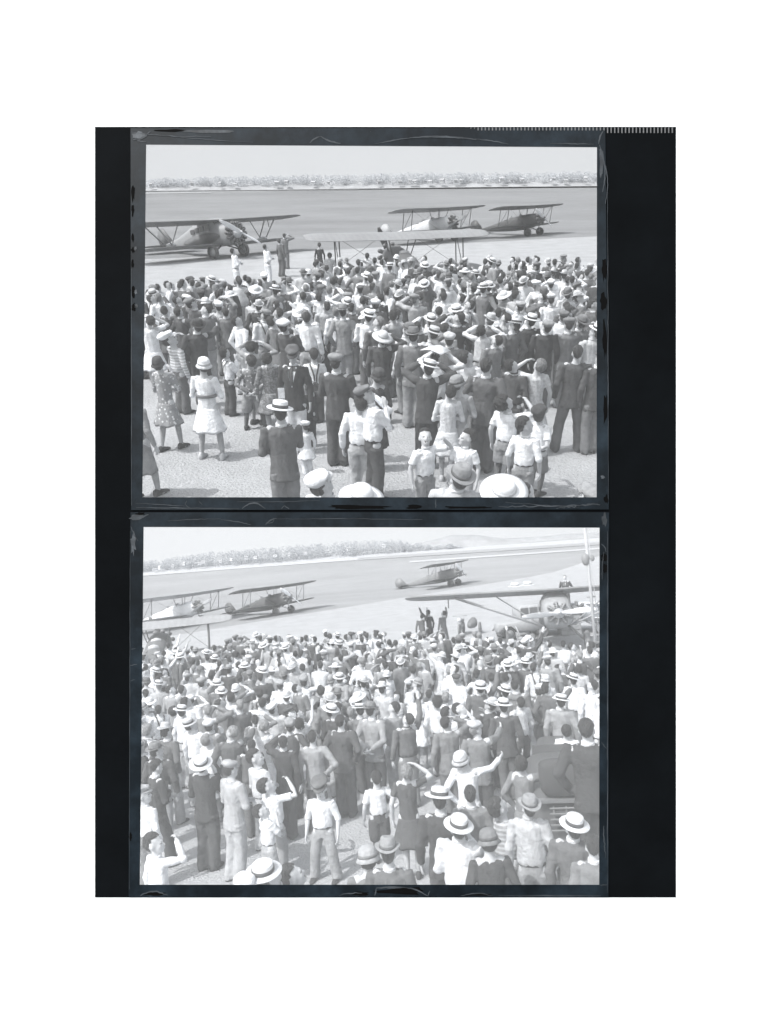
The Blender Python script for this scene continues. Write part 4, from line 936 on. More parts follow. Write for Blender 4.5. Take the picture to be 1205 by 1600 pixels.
def build_person(p):
    ps = pieces(p); nm, me, ms, loc, ch = ps[0]
    root = link('person', me, m=ms, mw=base_matrix(p), label=p.label, cat='person', group='spectators in the upper picture' if p.fr is FA else 'spectators in the lower picture')
    for nm, me, ms, loc, ch in ps[1:]:
        o = link(nm, me, root, ms, local=loc)
        for cn, cm, cms, cl in ch: link(cn, cm, o, cms, local=cl)
def build_crowd(lst, fr, label):
    V, Fv, Mi, mats, nv = [], [], [], [], 0
    for p in lst:
        Bm = Matrix.Translation((p.loc[0], p.loc[1], p.z0)) @ Matrix.Rotation(math.radians(p.yaw), 4, 'Z') @ Matrix.Scale(p.h / 1.75, 4)
        def put(me, ms, M):
            nonlocal nv
            n = len(me.vertices); co = np.empty(n * 3, 'f'); me.vertices.foreach_get('co', co); A = np.array(M, 'f'); V.append(co.reshape(-1, 3) @ A[:3, :3].T + A[:3, 3])
            for q in me.polygons:
                Fv.append([i + nv for i in q.vertices]); m_ = ms[min(q.material_index, len(ms) - 1)]
                if m_ not in mats: mats.append(m_)
                Mi.append(mats.index(m_))
            nv += n
        for nm, me, ms, loc, ch in pieces(p, True):
            M = Bm @ loc if loc else Bm; put(me, ms, M)
            for cn, cm, cms, cl in ch: put(cm, cms, M)
    if not V: return
    me = bpy.data.meshes.new('crowd'); me.from_pydata(np.concatenate(V).tolist(), [], Fv)
    for m_ in mats: me.materials.append(m_)
    me.polygons.foreach_set('material_index', Mi); me.shade_smooth(); me.update()
    o = bpy.data.objects.new('crowd', me); C.objects.link(o); o.matrix_world = fr.M; o['kind'] = 'stuff'; o['label'] = label

# ---- who stands where: (x, y of the crown of the head in the photograph, height, facing 0 = away / + = turned left, build, top+tone, legs+tone, hat, pose, head, stance, extras, landmark name)
def spec(fr, x, y, h, yaw, bk, top, tt, bot, bt, hat, pose, hd, st='tog', extra='', lm=None, pat='plain', tt2=None, ht=None, sk=1, z0=0.0, fix=None):
    z = h + (.0 if hat == 'n' else .03) + z0
    loc = fr.at_z(x, y, z) if fix is None else fr.at_y(x, y, fix)
    p = P(fr, (loc.x, loc.y), h, yaw, bk, top, bot, hat, pose, hd, st, tt, bt, ht, sk, extra, None, pat, tt2, lm, z0)
    p.px = (x, y); PEOPLE.append(p); PLACED[fr.name].append((loc.x, loc.y)); return p
a_ = lambda *k, **q: spec(FA, *k, **q)
b_ = lambda *k, **q: spec(FB, *k, **q)
# upper picture, nearest figures first
a_(249, 552, 1.60, -28, 'w', 'dress', 5, 'none', 5, 'cw', 'q', 1, 'step', lm='spotted dress woman', pat='spots', tt2=8, ht=2, fix=None)
a_(314, 557, 1.64, -8, 'w', 'dress', 9, 'none', 9, 'cw', 'f', 4, 'wide', 'belt', lm='white belted dress woman', ht=9)
a_(271, 512, 1.62, -40, 'c', 'sweater', 6, 'long', 3, 'cl', 'S', 2, lm='striped sweater boy', pat='bands', tt2=8, ht=9)
a_(231, 492, 1.62, 20, 'w', 'dress', 9, 'none', 9, 'n', 'b', 1, 'tog', 'bare', lm='woman in white at the plate edge')
a_(305, 497, 1.70, 12, 'm', 'jacket', 2, 'long', 2, 'fe', 'P', 1, lm='black hatted man pointing', ht=1)
a_(350, 539, 1.36, -55, 'c', 'shirt', 9, 'long', 2, 'n', 'q', 1, 'tog', 'braces', lm='white shirt boy in braces')
a_(371, 492, 1.66, -48, 'm', 'shirt', 9, 'long', 7, 'n', 'p', 2, 'tog', lm='man in pale clothes gazing up')
a_(389, 549, 1.42, 4, 'c', 'sweater', 4, 'knick', 5, 'n', 'c', 1, 'wide', lm='knitted jumper boy', pat='spots', tt2=7)
a_(419, 547, 1.52, 15, 'w', 'dress', 3, 'none', 4, 'n', 'd', 2, 'tog', 'curl', lm='curly haired girl', pat='mottle', tt2=6)
a_(456, 541, 1.74, 170, 'm', 'jacket', 1, 'long', 8, 'ca', 'd', 5, 'tog', 'paper', lm='dark jacket man with a paper in his pocket', ht=3)
a_(490, 543, 1.40, 10, 'c', 'shirt', 9, 'long', 2, 'n', 'f', 0, 'tog', 'braces', lm='boy in crossed braces')
a_(478, 591, 1.18, 8, 'c', 'sweater', 2, 'long', 2, 'n', 's', 1, 'tog', 'fair', lm='fair haired small boy')
a_(524, 552, 1.74, -14, 'm', 'jacket', 2, 'long', 2, 'ca', 'f', 0, 'tog', lm='tall man in a pale cap', ht=5)
a_(447, 496, 1.72, -40, 'm', 'jacket', 2, 'long', 2, 'cp', 'q', 1, 'tog', lm='peaked cap officer')
a_(437, 628, 1.70, 10, 'm', 'jacket', 3, 'long', 4, 'bo', 'q', 0, 'tog', lm='boater man with a hand to his chin', ht=9)
a_(476, 654, .86, 20, 'c', 'dress', 9, 'long', 9, 'cl', 'd', 0, 'tog', lm='toddler in white', ht=8)
a_(506, 733, 1.70, -25, 'm', 'shirt', 8, 'long', 5, 'cl', 'd', 2, 'tog', lm='pale cap near the plate rim', ht=8)
a_(561, 748, 1.70, -6, 'm', 'jacket', 7, 'long', 4, 'st', 'd', 1, 'tog', lm='wide white hat near the rim', ht=9)
a_(201, 604, 1.62, -30, 'w', 'coat', 5, 'none', 5, 'n', 'd', 0, 'step', lm='half hidden figure at the plate edge')
a_(583, 598, 1.66, -62, 'm', 'shirt', 9, 'long', 2, 'ca', 'q', 2, 'tog', lm='white shirt man in a grey cap', ht=4)
a_(561, 608, 1.58, -10, 'c', 'shirt', 9, 'long', 6, 'n', 's', 1, 'tog', lm='boy in light trousers')
a_(586, 570, 1.62, 14, 'w', 'coat', 2, 'none', 2, 'cw', 'f', 1, 'tog', lm='long dark coat figure', ht=2)
a_(597, 514, 1.70, -10, 'm', 'jacket', 2, 'long', 3, 'st', 's', 1, 'tog', lm='broad straw hat man shading his eyes', ht=8)
a_(647, 512, 1.76, -15, 'm', 'jacket', 4, 'long', 5, 'fe', 'k', 0, 'tog', lm='grey fedora man', ht=4)
a_(675, 509, 1.70, 5, 'm', 'shirt', 8, 'long', 6, 'bo', 'd', 1, 'tog', lm='dull boater man', ht=7)
a_(668, 559, 1.70, -12, 'm', 'jacket', 2, 'long', 2, 'bt', 'b', 1, 'tog', lm='dark suit man with both arms up', ht=9)
a_(684, 544, 1.66, -30, 'm', 'shirt', 8, 'long', 5, 'pa', 'b', 0, 'tog', lm='man with newspaper on his head')
a_(705, 515, 1.70, -30, 'm', 'jacket', 4, 'long', 4, 'cl', 'S', 1, 'tog', lm='pale flat cap man', ht=7)
a_(719, 584, 1.56, -20, 'w', 'coat', 6, 'none', 6, 'cw', 'f', 3, 'tog', lm='pale coat woman', ht=5)
a_(702, 597, 1.50, -6, 'w', 'dress', 8, 'none', 8, 'n', 'f', 1, 'tog', lm='pale skirt woman')
a_(762, 559, 1.76, -24, 'm', 'jacket', 3, 'long', 3, 'n', 'p', 0, 'tog', lm='tall hatless man in a dark jacket')
a_(736, 541, 1.55, -30, 'c', 'shirt', 8, 'long', 4, 'n', 'd', 2, 'tog')
a_(840, 557, 1.60, 5, 'w', 'dress', 8, 'none', 8, 'n', 'S', 1, 'tog', 'fair bare curl', lm='fair haired woman in a pale dress', pat='mottle', tt2=6)
a_(805, 559, 1.58, -40, 'm', 'shirt', 2, 'long', 2, 'n', 'd', 2, 'tog')
a_(902, 538, 1.76, -4, 'm', 'sweater', 2, 'long', 3, 'n', 'd', 0, 'wide', lm='dark jumper man at the plate edge')
a_(849, 626, 1.36, -52, 'c', 'tee', 9, 'short', 4, 'ca', 'c', 1, 'tog', lm='dark cap boy', ht=1)
a_(794, 612, 1.46, -38, 'c', 'tee', 9, 'short', 5, 'n', 's', 2, 'tog', 'curl', lm='curly child with an arm overhead')
a_(824, 648, 1.40, -30, 'c', 'rolled', 9, 'long', 5, 'n', 'd', 3, 'tog', lm='white shirt boy turned aside')
a_(664, 668, 1.28, -150, 'c', 'tee', 9, 'long', 5, 'n', 'S', 2, 'tog', lm='child in white vest shading his face')
a_(728, 668, 1.28, 150, 'c', 'tee', 9, 'long', 6, 'n', 'd', 3, 'tog', lm='boy looking back at us')
a_(716, 716, 1.74, -10, 'm', 'jacket', 7, 'long', 5, 'fe', 'd', 1, 'tog', lm='big grey fedora at the rim', ht=5)
a_(792, 740, 1.70, 10, 'm', 'shirt', 9, 'long', 5, 'st', 'd', 2, 'tog', lm='broad white hat at the rim', ht=9)
a_(830, 744, 1.60, -20, 'm', 'sweater', 5, 'long', 5, 'n', 'd', 2, 'tog', lm='dark head at the rim')
a_(920, 756, 1.66, 0, 'm', 'jacket', 6, 'long', 5, 'ca', 'd', 1, 'tog', lm='grey cap in the corner', ht=5)
a_(828, 489, 1.72, 5, 'm', 'jacket', 1, 'long', 2, 'bo', 'f', 1, 'tog', lm='boater man in a black jacket', ht=8)
a_(854, 497, 1.70, -10, 'm', 'jacket', 1, 'long', 3, 'ca', 'd', 1, 'tog', lm='grey cap man in black', ht=5)
a_(889, 495, 1.72, 6, 'm', 'jacket', 4, 'long', 4, 'ca', 'f', 0, 'tog', lm='broad backed man in a cap', ht=4)
a_(907, 491, 1.74, -6, 'm', 'jacket', 4, 'long', 4, 'fe', 'd', 1, 'tog', ht=4)
a_(928, 505, 1.70, 20, 'm', 'shirt', 7, 'long', 4, 'bo', 'd', 1, 'tog', lm='boater cut by the plate edge', ht=9)
a_(938, 545, 1.68, 10, 'm', 'jacket', 2, 'long', 4, 'ca', 'd', 1, 'tog', ht=3)
a_(880, 482, 1.68, -20, 'm', 'shirt', 9, 'long', 4, 'ca', 'd', 1, 'tog', ht=4)
a_(862, 458, 1.72, -8, 'm', 'shirt', 9, 'long', 5, 'cl', 'd', 0, 'tog', lm='white shirt man in a white cap', ht=8)
a_(847, 446, 1.72, -12, 'm', 'jacket', 3, 'long', 4, 'fe', 'd', 1, 'tog', ht=4)
a_(809, 468, 1.66, 10, 'm', 'shirt', 9, 'long', 5, 'cl', 'k', 1, 'tog', ht=6)
a_(763, 439, 1.72, -10, 'm', 'jacket', 2, 'long', 3, 'bo', 'f', 1, 'tog', lm='banded boater man in dark', ht=8)
a_(719, 474, 1.70, -25, 'm', 'jacket', 4, 'long', 4, 'bt', 'd', 2, 'tog', ht=9)
a_(737, 472, 1.45, 130, 'w', 'dress', 6, 'none', 6, 'n', 'd', 1, 'tog', 'fair curl', lm='child facing the lens')
a_(772, 521, 1.60, 20, 'm', 'jacket', 4, 'long', 4, 'n', 'P', 1, 'tog')
a_(756, 506, 1.60, -10, 'm', 'shirt', 8, 'long', 5, 'n', 'b', 2, 'tog', 'curl')
a_(782, 478, 1.66, -4, 'm', 'shirt', 9, 'long', 6, 'n', 's', 2, 'tog', lm='white shirt man leaning')
a_(670, 489, 1.66, 10, 'm', 'shirt', 9, 'long', 5, 'bo', 'b', 1, 'tog', ht=8)
a_(615, 456, 1.52, 8, 'c', 'shirt', 9, 'long', 3, 'n', 'h', 1, 'tog', lm='white shirt boy with hands on hips')
a_(579, 461, 1.50, -28, 'c', 'shirt', 9, 'long', 3, 'n', 's', 2, 'tog', lm='boy peering through his hand')
a_(635, 457, 1.50, 20, 'c', 'shirt', 8, 'long', 5, 'n', 'd', 1, 'tog', pat='mottle', tt2=6)
a_(656, 456, 1.58, -10, 'm', 'jacket', 4, 'long', 4, 'n', 'd', 1, 'tog')
a_(738, 441, 1.70, 4, 'm', 'jacket', 2, 'long', 3, 'fe', 'd', 1, 'tog', ht=3)
a_(724, 441, 1.58, -10, 'c', 'shirt', 9, 'long', 4, 'n', 'f', 1, 'tog')
a_(366, 387, 1.74, -60, 'm', 'shirt', 9, 'long', 9, 'n', 'f', 1, 'tog', lm='man in white with folded arms by the propeller')
a_(416, 381, 1.72, -55, 'm', 'shirt', 9, 'long', 9, 'n', 'f', 1, 'tog', lm='second man in white by the wing')
a_(437, 372, 1.74, -50, 'm', 'jacket', 3, 'long', 3, 'n', 'd', 1, 'tog', lm='dark suited man on the turf')
a_(444, 364, 1.76, -20, 'm', 'jacket', 4, 'long', 4, 'n', 's', 1, 'tog', lm='man on the turf shading his eyes')
a_(402, 444, 1.68, -20, 'm', 'jacket', 2, 'long', 3, 'st', 'f', 1, 'tog', lm='wide straw hat man', ht=9)
a_(361, 455, 1.66, 140, 'm', 'jacket', 5, 'long', 4, 'st', 'b', 0, 'tog', lm='white hat man facing back', ht=9)
a_(341, 467, 1.70, -6, 'm', 'sweater', 7, 'long', 5, 'cl', 'd', 1, 'tog', lm='pale jumper man', ht=9)
a_(327, 430, 1.70, 30, 'm', 'jacket', 5, 'long', 4, 'bo', 's', 1, 'tog', ht=8)
a_(315, 450, 1.72, -20, 'm', 'jacket', 1, 'long', 2, 'ca', 'd', 1, 'tog', lm='black jacket man in a flat cap', ht=2)
a_(337, 453, 1.66, 10, 'm', 'jacket', 5, 'long', 4, 'n', 'd', 1, 'tog')
a_(243, 450, 1.68, -40, 'm', 'jacket', 3, 'long', 3, 'bo', 'd', 1, 'tog', ht=7)
a_(240, 459, 1.62, -50, 'm', 'jacket', 2, 'long', 3, 'n', 's', 2, 'tog')
a_(281, 461, 1.60, -50, 'm', 'jacket', 2, 'long', 2, 'n', 'S', 2, 'tog')
a_(277, 479, 1.64, -48, 'm', 'jacket', 2, 'long', 2, 'n', 'P', 1, 'tog', lm='dark coat boy reaching forward')
a_(258, 476, 1.56, -30, 'w', 'dress', 3, 'none', 3, 'n', 's', 1, 'tog')
a_(427, 492, 1.62, -30, 'w', 'dress', 4, 'none', 4, 'n', 's', 2, 'tog', lm='grey dress woman')
a_(438, 465, 1.60, -10, 'c', 'shirt', 8, 'long', 4, 'n', 's', 2, 'tog')
a_(393, 529, 1.58, -20, 'w', 'dress', 5, 'none', 5, 'n', 'b', 1, 'tog', 'curl', lm='wavy haired woman with raised arms')
a_(352, 479, 1.60, -10, 'm', 'jacket', 4, 'long', 4, 'n', 'd', 1, 'tog')
a_(535, 477, 1.76, -8, 'm', 'jacket', 5, 'long', 6, 'fe', 'p', 0, 'tog', lm='light suit man in a fedora', ht=5)
a_(507, 469, 1.70, 14, 'm', 'sweater', 7, 'long', 2, 'n', 'f', 1, 'tog', lm='cardigan man')
a_(474, 454, 1.68, -14, 'm', 'shirt', 9, 'long', 4, 'n', 's', 1, 'tog', lm='white shirt man with a hand to his brow')
a_(475, 441, 1.66, 20, 'w', 'dress', 9, 'none', 9, 'cw', 'd', 1, 'tog', ht=9)
a_(562, 444, 1.60, -20, 'm', 'shirt', 9, 'long', 3, 'ca', 'd', 1, 'tog', ht=3)
a_(540, 454, 1.62, 10, 'm', 'shirt', 8, 'long', 3, 'ca', 'S', 1, 'tog', ht=5)
a_(541, 464, 1.62, -10, 'm', 'jacket', 6, 'long', 3, 'bo', 'd', 1, 'tog', ht=8)
a_(490, 424, 1.68, 40, 'm', 'jacket', 4, 'long', 3, 'cl', 'd', 1, 'tog', ht=4)
a_(514, 394, 1.60, -10, 'w', 'dress', 5, 'none', 5, 'n', 'f', 1, 'tog', 'curl', lm='striped dress woman', pat='stripes', tt2=8)
a_(499, 379, 1.58, 20, 'w', 'coat', 1, 'none', 2, 'n', 'd', 0, 'tog', lm='lone woman in black beyond the crowd')
a_(573, 394, 1.74, -10, 'm', 'shirt', 9, 'long', 3, 'n', 'd', 1, 'tog', lm='white shirt man below the dark engine')
a_(663, 408, 1.72, -8, 'm', 'jacket', 2, 'long', 3, 'bo', 'd', 1, 'tog', ht=8)
a_(617, 396, 1.62, 20, 'w', 'dress', 8, 'none', 8, 'cw', 'd', 1, 'tog', ht=9)
# lower picture
b_(258, 1131, 1.76, -28, 'm', 'jacket', 3, 'long', 6, 'ff', 'p', 0, 'step', lm='banded fedora man', ht=7)
b_(317, 1178, 1.68, -24, 'm', 'jacket', 1, 'long', 2, 'bo', 'q', 1, 'tog', lm='boater man in a dark suit', ht=9)
b_(358, 1188, 1.68, -42, 'm', 'sweater', 6, 'long', 6, 'cl', 'f', 0, 'tog', lm='pale cardigan man in a cap', ht=6)
b_(498, 1213, 1.42, 165, 'c', 'rolled', 9, 'long', 5, 'ca', 'd', 5, 'wide', lm='white shirt boy in a dark cap', ht=3)
b_(532, 1117, 1.75, -18, 'm', 'sweater', 2, 'long', 2, 'n', 'p', 0, 'tog', lm='hatless man in a dark jumper')
b_(488, 1142, 1.66, -10, 'm', 'sweater', 5, 'long', 3, 'n', 'k', 0, 'tog', lm='grey jumper youth')
b_(405, 1166, 1.62, -40, 'c', 'shirt', 8, 'long', 7, 'n', 'f', 3, 'tog', lm='dark haired boy in a pale shirt')
b_(440, 1148, 1.68, -15, 'm', 'jacket', 1, 'long', 2, 'n', 'S', 1, 'tog', lm='black jacket youth with an arm over his head')
b_(427, 1207, 1.46, -40, 'c', 'tee', 9, 'long', 5, 'n', 's', 2, 'tog', lm='white vest boy shading his eyes')
b_(416, 1251, 1.22, -52, 'c', 'tee', 9, 'short', 6, 'n', 'q', 2, 'tog', lm='small child in a white smock')
b_(389, 1154, 1.60, 10, 'm', 'sweater', 3, 'long', 3, 'n', 'd', 1, 'tog')
b_(329, 1143, 1.58, -15, 'w', 'dress', 9, 'none', 9, 'n', 'f', 2, 'tog', 'fair curl', lm='fair woman in white')
b_(239, 1300, 1.46, -40, 'c', 'shirt', 9, 'long', 5, 'n', 's', 3, 'tog', lm='boy with a raised arm in the corner')
b_(227, 1221, 1.50, -30, 'c', 'shirt', 9, 'long', 4, 'ca', 'd', 3, 'tog', lm='capped boy at the plate edge', ht=6)
b_(241, 1188, 1.62, -50, 'm', 'jacket', 1, 'long', 2, 'n', 'f', 5, 'step', lm='dark coat man bending')
b_(228, 1130, 1.62, -10, 'c', 'shirt', 8, 'long', 5, 'n', 'd', 0, 'tog', 'fair', lm='fair boy at the plate edge')
b_(284, 1100, 1.68, -30, 'm', 'shirt', 8, 'long', 6, 'bt', 'd', 1, 'tog', lm='white boater man tilting his head', ht=9)
b_(303, 1119, 1.66, -30, 'm', 'shirt', 9, 'long', 6, 'bt', 'd', 2, 'tog', ht=7)
b_(328, 1121, 1.66, -36, 'm', 'jacket', 4, 'long', 4, 'cl', 'q', 1, 'tog', ht=8)
b_(348, 1071, 1.70, -20, 'm', 'jacket', 4, 'long', 4, 'bo', 'P', 1, 'tog', lm='boater man stretching out an arm', ht=9)
b_(399, 1114, 1.60, -14, 'm', 'shirt', 4, 'long', 4, 'n', 's', 1, 'tog', lm='youth in a grey shirt shading his eyes')
b_(463, 1119, 1.60, 10, 'w', 'dress', 8, 'none', 8, 'n', 'r', 1, 'tog', 'curl bare', lm='curly woman waving a bare arm')
b_(446, 1078, 1.68, -18, 'm', 'jacket', 2, 'long', 3, 'ff', 'd', 1, 'tog', ht=8)
b_(436, 1061, 1.66, -24, 'm', 'shirt', 9, 'long', 6, 'cl', 'd', 1, 'tog', ht=6)
b_(563, 1079, 1.66, -34, 'w', 'dress', 7, 'none', 7, 'st', 'd', 2, 'tog', lm='great white hat', ht=9)
b_(547, 1101, 1.40, -30, 'c', 'sweater', 2, 'knick', 3, 'n', 'S', 1, 'tog', 'fair', lm='fair boy in a dark jersey')
b_(528, 1076, 1.68, -10, 'm', 'jacket', 4, 'long', 4, 'fe', 'd', 0, 'tog', lm='grey fedora man beside a grey suit', ht=4)
b_(513, 1081, 1.68, -8, 'm', 'jacket', 4, 'long', 5, 'ff', 'd', 1, 'tog', ht=7)
b_(428, 1338, 1.70, -30, 'm', 'shirt', 8, 'long', 5, 'bt', 'd', 2, 'tog', lm='tilted boater near the lower rim', ht=9)
b_(378, 1361, 1.66, -10, 'm', 'shirt', 9, 'long', 5, 'cl', 'd', 1, 'tog', lm='white cap on the lower rim', ht=9)
b_(463, 1341, 1.55, -44, 'c', 'shirt', 8, 'long', 5, 'n', 'd', 2, 'tog', lm='child by the tilted boater')
b_(573, 1320, 1.58, 8, 'w', 'coat', 4, 'none', 5, 'cw', 'd', 0, 'tog', lm='woman in a grey cloche', ht=6)
b_(605, 1310, 1.72, -4, 'm', 'jacket', 3, 'long', 4, 'fe', 'd', 0, 'tog', lm='grey fedora near the lower rim', ht=5)
b_(686, 1230, 1.74, -6, 'm', 'jacket', 1, 'long', 2, 'bo', 'd', 0, 'tog', lm='upright boater man in a black jacket', ht=9)
b_(713, 1270, 1.70, -22, 'm', 'shirt', 9, 'long', 5, 'bt', 'q', 1, 'tog', lm='white shirt man in a great boater', ht=9)
b_(763, 1296, 1.60, 6, 'w', 'coat', 1, 'none', 2, 'cw', 'd', 0, 'tog', lm='woman in a black wrap', ht=4)
b_(734, 1226, 1.66, -8, 'm', 'jacket', 4, 'long', 4, 'n', 'd', 0, 'tog', lm='hatless man in grey')
b_(633, 1188, 1.62, -10, 'w', 'dress', 2, 'none', 2, 'n', 's', 1, 'tog', 'fair curl bare', lm='woman in black with a bare raised arm')
b_(586, 1200, 1.36, 10, 'c', 'tee', 9, 'knick', 2, 'n', 'k', 0, 'tog', lm='boy in dark breeches')
b_(726, 1168, 1.62, -24, 'w', 'dress', 9, 'none', 8, 'cw', 'P', 2, 'tog', lm='white blouse woman reaching out', ht=8)
b_(815, 1176, 1.64, -40, 'w', 'dress', 4, 'none', 4, 'n', 'P', 1, 'tog', 'curl', lm='dark haired woman pointing')
b_(822, 1237, 1.70, -14, 'm', 'shirt', 7, 'long', 5, 'fe', 'd', 1, 'tog', lm='grey hat man in a pale shirt', ht=5)
b_(782, 1237, 1.60, -30, 'c', 'sweater', 5, 'long', 4, 'n', 'd', 2, 'tog', lm='banded jersey boy', pat='bands', tt2=7)
b_(892, 1267, 1.70, -20, 'm', 'jacket', 3, 'long', 4, 'bt', 'd', 1, 'tog', lm='tilted boater man by the car', ht=9)
b_(933, 1184, 1.70, 8, 'm', 'shirt', 9, 'long', 5, 'bt', 'd', 1, 'tog', lm='white shirt boater man at the plate edge', ht=8)
b_(915, 1124, 1.80, -22, 'm', 'jacket', 1, 'long', 1, 'n', 'p', 0, 'tog', lm='dark coated man standing up on the car step', z0=.70)
b_(926, 1308, 1.64, -10, 'm', 'jacket', 4, 'long', 4, 'n', 'd', 0, 'tog', lm='dark head in the lower corner')
b_(786, 1092, 1.74, -4, 'm', 'jacket', 2, 'long', 3, 'bo', 'd', 0, 'tog', lm='boater man with a straight back', ht=9)
b_(787, 1069, 1.72, -20, 'm', 'jacket', 4, 'long', 4, 'bt', 'd', 1, 'tog', ht=9)
b_(804, 1063, 1.72, -24, 'm', 'jacket', 4, 'long', 5, 'n', 'f', 0, 'tog', lm='grey suit man with folded arms')
b_(873, 1083, 1.70, -16, 'm', 'jacket', 5, 'long', 4, 'bt', 'd', 1, 'tog', lm='boater man in grey near the edge', ht=9)
b_(884, 1128, 1.58, -30, 'w', 'dress', 9, 'none', 8, 'n', 'd', 1, 'tog')
b_(852, 1053, 1.60, -6, 'w', 'dress', 7, 'none', 7, 'cw', 'f', 0, 'tog', lm='lace dress woman', pat='spots', tt2=9, ht=8)
b_(748, 1062, 1.72, -12, 'm', 'jacket', 3, 'long', 3, 'bo', 'r', 1, 'tog', lm='man lifting his arm', ht=8)
b_(706, 1097, 1.60, -34, 'c', 'rolled', 9, 'long', 6, 'n', 's', 2, 'tog', lm='white shirt boy with a belt')
b_(681, 1082, 1.64, -16, 'c', 'shirt', 9, 'long', 3, 'n', 'd', 1, 'tog')
b_(596, 1067, 1.74, -30, 'm', 'jacket', 7, 'long', 9, 'ff', 'd', 0, 'tog', lm='cream suit man', ht=8)
b_(619, 1081, 1.42, 150, 'w', 'dress', 5, 'none', 5, 'n', 'f', 0, 'tog', 'curl', lm='child looking round')
b_(651, 1079, 1.60, -20, 'w', 'dress', 9, 'none', 9, 'n', 'd', 1, 'tog', 'belt', lm='white frock woman with a dark belt')
b_(632, 1112, 1.68, 20, 'm', 'shirt', 3, 'long', 4, 'n', 'r', 1, 'tog', lm='man holding up his hat')
b_(791, 1029, 1.72, -16, 'm', 'jacket', 2, 'long', 3, 'bo', 'd', 1, 'tog', ht=9)
b_(824, 992, 1.70, -20, 'm', 'shirt', 6, 'long', 4, 'bo', 'd', 1, 'tog', ht=9)
b_(855, 1025, 1.70, -8, 'm', 'jacket', 5, 'long', 4, 'cp', 'd', 0, 'tog', ht=7)
b_(894, 1051, 1.68, -34, 'm', 'shirt', 9, 'long', 4, 'bt', 'd', 1, 'tog', ht=9)
b_(905, 1036, 1.60, -30, 'w', 'dress', 7, 'none', 7, 'n', 'd', 1, 'tog', 'curl')
b_(768, 996, 1.72, -28, 'm', 'jacket', 3, 'long', 4, 'cl', 'f', 0, 'tog', lm='white cap man with folded arms', ht=8)
b_(751, 1012, 1.70, -10, 'm', 'jacket', 5, 'long', 4, 'fe', 'd', 0, 'tog', ht=3)
b_(819, 1027, 1.70, -30, 'm', 'jacket', 3, 'long', 4, 'bt', 'r', 1, 'tog', lm='boater man waving', ht=9)
b_(722, 1005, 1.66, -30, 'm', 'shirt', 8, 'long', 5, 'bt', 'b', 1, 'tog', ht=9)
b_(709, 1018, 1.66, 0, 'm', 'shirt', 7, 'long', 5, 'ff', 'd', 1, 'tog', ht=8)
b_(677, 998, 1.68, -24, 'm', 'jacket', 3, 'long', 4, 'ff', 'd', 0, 'tog', lm='bell hat woman in grey', ht=7)
b_(646, 991, 1.68, -10, 'm', 'jacket', 4, 'long', 4, 'ff', 'd', 1, 'tog', ht=8)
b_(605, 1046, 1.56, 40, 'w', 'dress', 9, 'none', 9, 'cw', 'f', 3, 'tog', lm='white cloche woman', ht=9)
b_(627, 1011, 1.72, -40, 'm', 'jacket', 2, 'long', 2, 'n', 'd', 0, 'tog', 'fair', lm='tall black coat man')
b_(475, 1052, 1.62, -36, 'c', 'shirt', 9, 'long', 4, 'ca', 's', 1, 'tog', ht=5)
b_(527, 987, 1.68, -10, 'm', 'jacket', 5, 'long', 4, 'bt', 'd', 1, 'tog', ht=9)
b_(274, 1015, 1.70, -8, 'm', 'jacket', 3, 'long', 4, 'bo', 'd', 1, 'tog', ht=9)
b_(322, 1014, 1.68, -30, 'm', 'jacket', 3, 'long', 4, 'bt', 'd', 1, 'tog', ht=9)
b_(337, 1022, 1.68, -30, 'm', 'shirt', 8, 'long', 4, 'bt', 'q', 1, 'tog', ht=9)
b_(386, 1034, 1.68, -30, 'm', 'jacket', 3, 'long', 4, 'bt', 'd', 2, 'tog', ht=9)
b_(357, 1040, 1.68, -10, 'm', 'jacket', 2, 'long', 3, 'fe', 'd', 0, 'tog', ht=5)
b_(339, 1042, 1.60, 10, 'm', 'shirt', 9, 'long', 4, 'n', 'd', 1, 'tog')
b_(369, 1066, 1.58, -20, 'w', 'dress', 8, 'none', 8, 'cw', 's', 1, 'tog', ht=9)
b_(255, 1062, 1.56, -10, 'c', 'shirt', 7, 'long', 4, 'ca', 'd', 1, 'tog', 'braces', ht=5)
b_(258, 1044, 1.58, -40, 'm', 'jacket', 3, 'long', 4, 'n', 'd', 2, 'tog')
b_(262, 1004, 1.74, -10, 'm', 'shirt', 9, 'long', 3, 'n', 'r', 1, 'tog', lm='white shirt man waving')
b_(407, 993, 1.72, -10, 'm', 'jacket', 3, 'long', 3, 'n', 'd', 0, 'tog')
b_(298, 1083, 1.56, -30, 'w', 'dress', 8, 'none', 8, 'cl', 'b', 1, 'tog', ht=9)
b_(226, 1075, 1.66, 10, 'm', 'shirt', 9, 'long', 1, 'n', 'd', 1, 'tog', lm='white shirt man in black trousers')
b_(658, 961, 1.62, 10, 'w', 'coat', 3, 'none', 3, 'n', 'r', 1, 'tog', lm='waving woman in grey past the crowd', fix=31)
b_(668, 951, 1.72, 40, 'w', 'coat', 1, 'none', 1, 'n', 'R', 3, 'tog', lm='tall dark woman past the crowd', fix=31.5)
b_(692, 960, 1.68, 30, 'w', 'coat', 4, 'none', 4, 'n', 'r', 1, 'tog', lm='waving arm past the crowd', fix=31)
b_(882, 899, 1.72, 150, 'm', 'jacket', 2, 'long', 2, 'n', 'p', 0, 'tog', 'fair', lm='man standing high behind the long wing', fix=32.5)
PEOPLE[-1].z0 = FB.at_y(882, 899, 32.5).z - 1.72
PLACED['B'] += [(2.3, 8.0), (2.0, 8.4), (2.6, 8.4), (1.9, 7.6)]
_c = FB.at_y(908, 1203, 9.3)
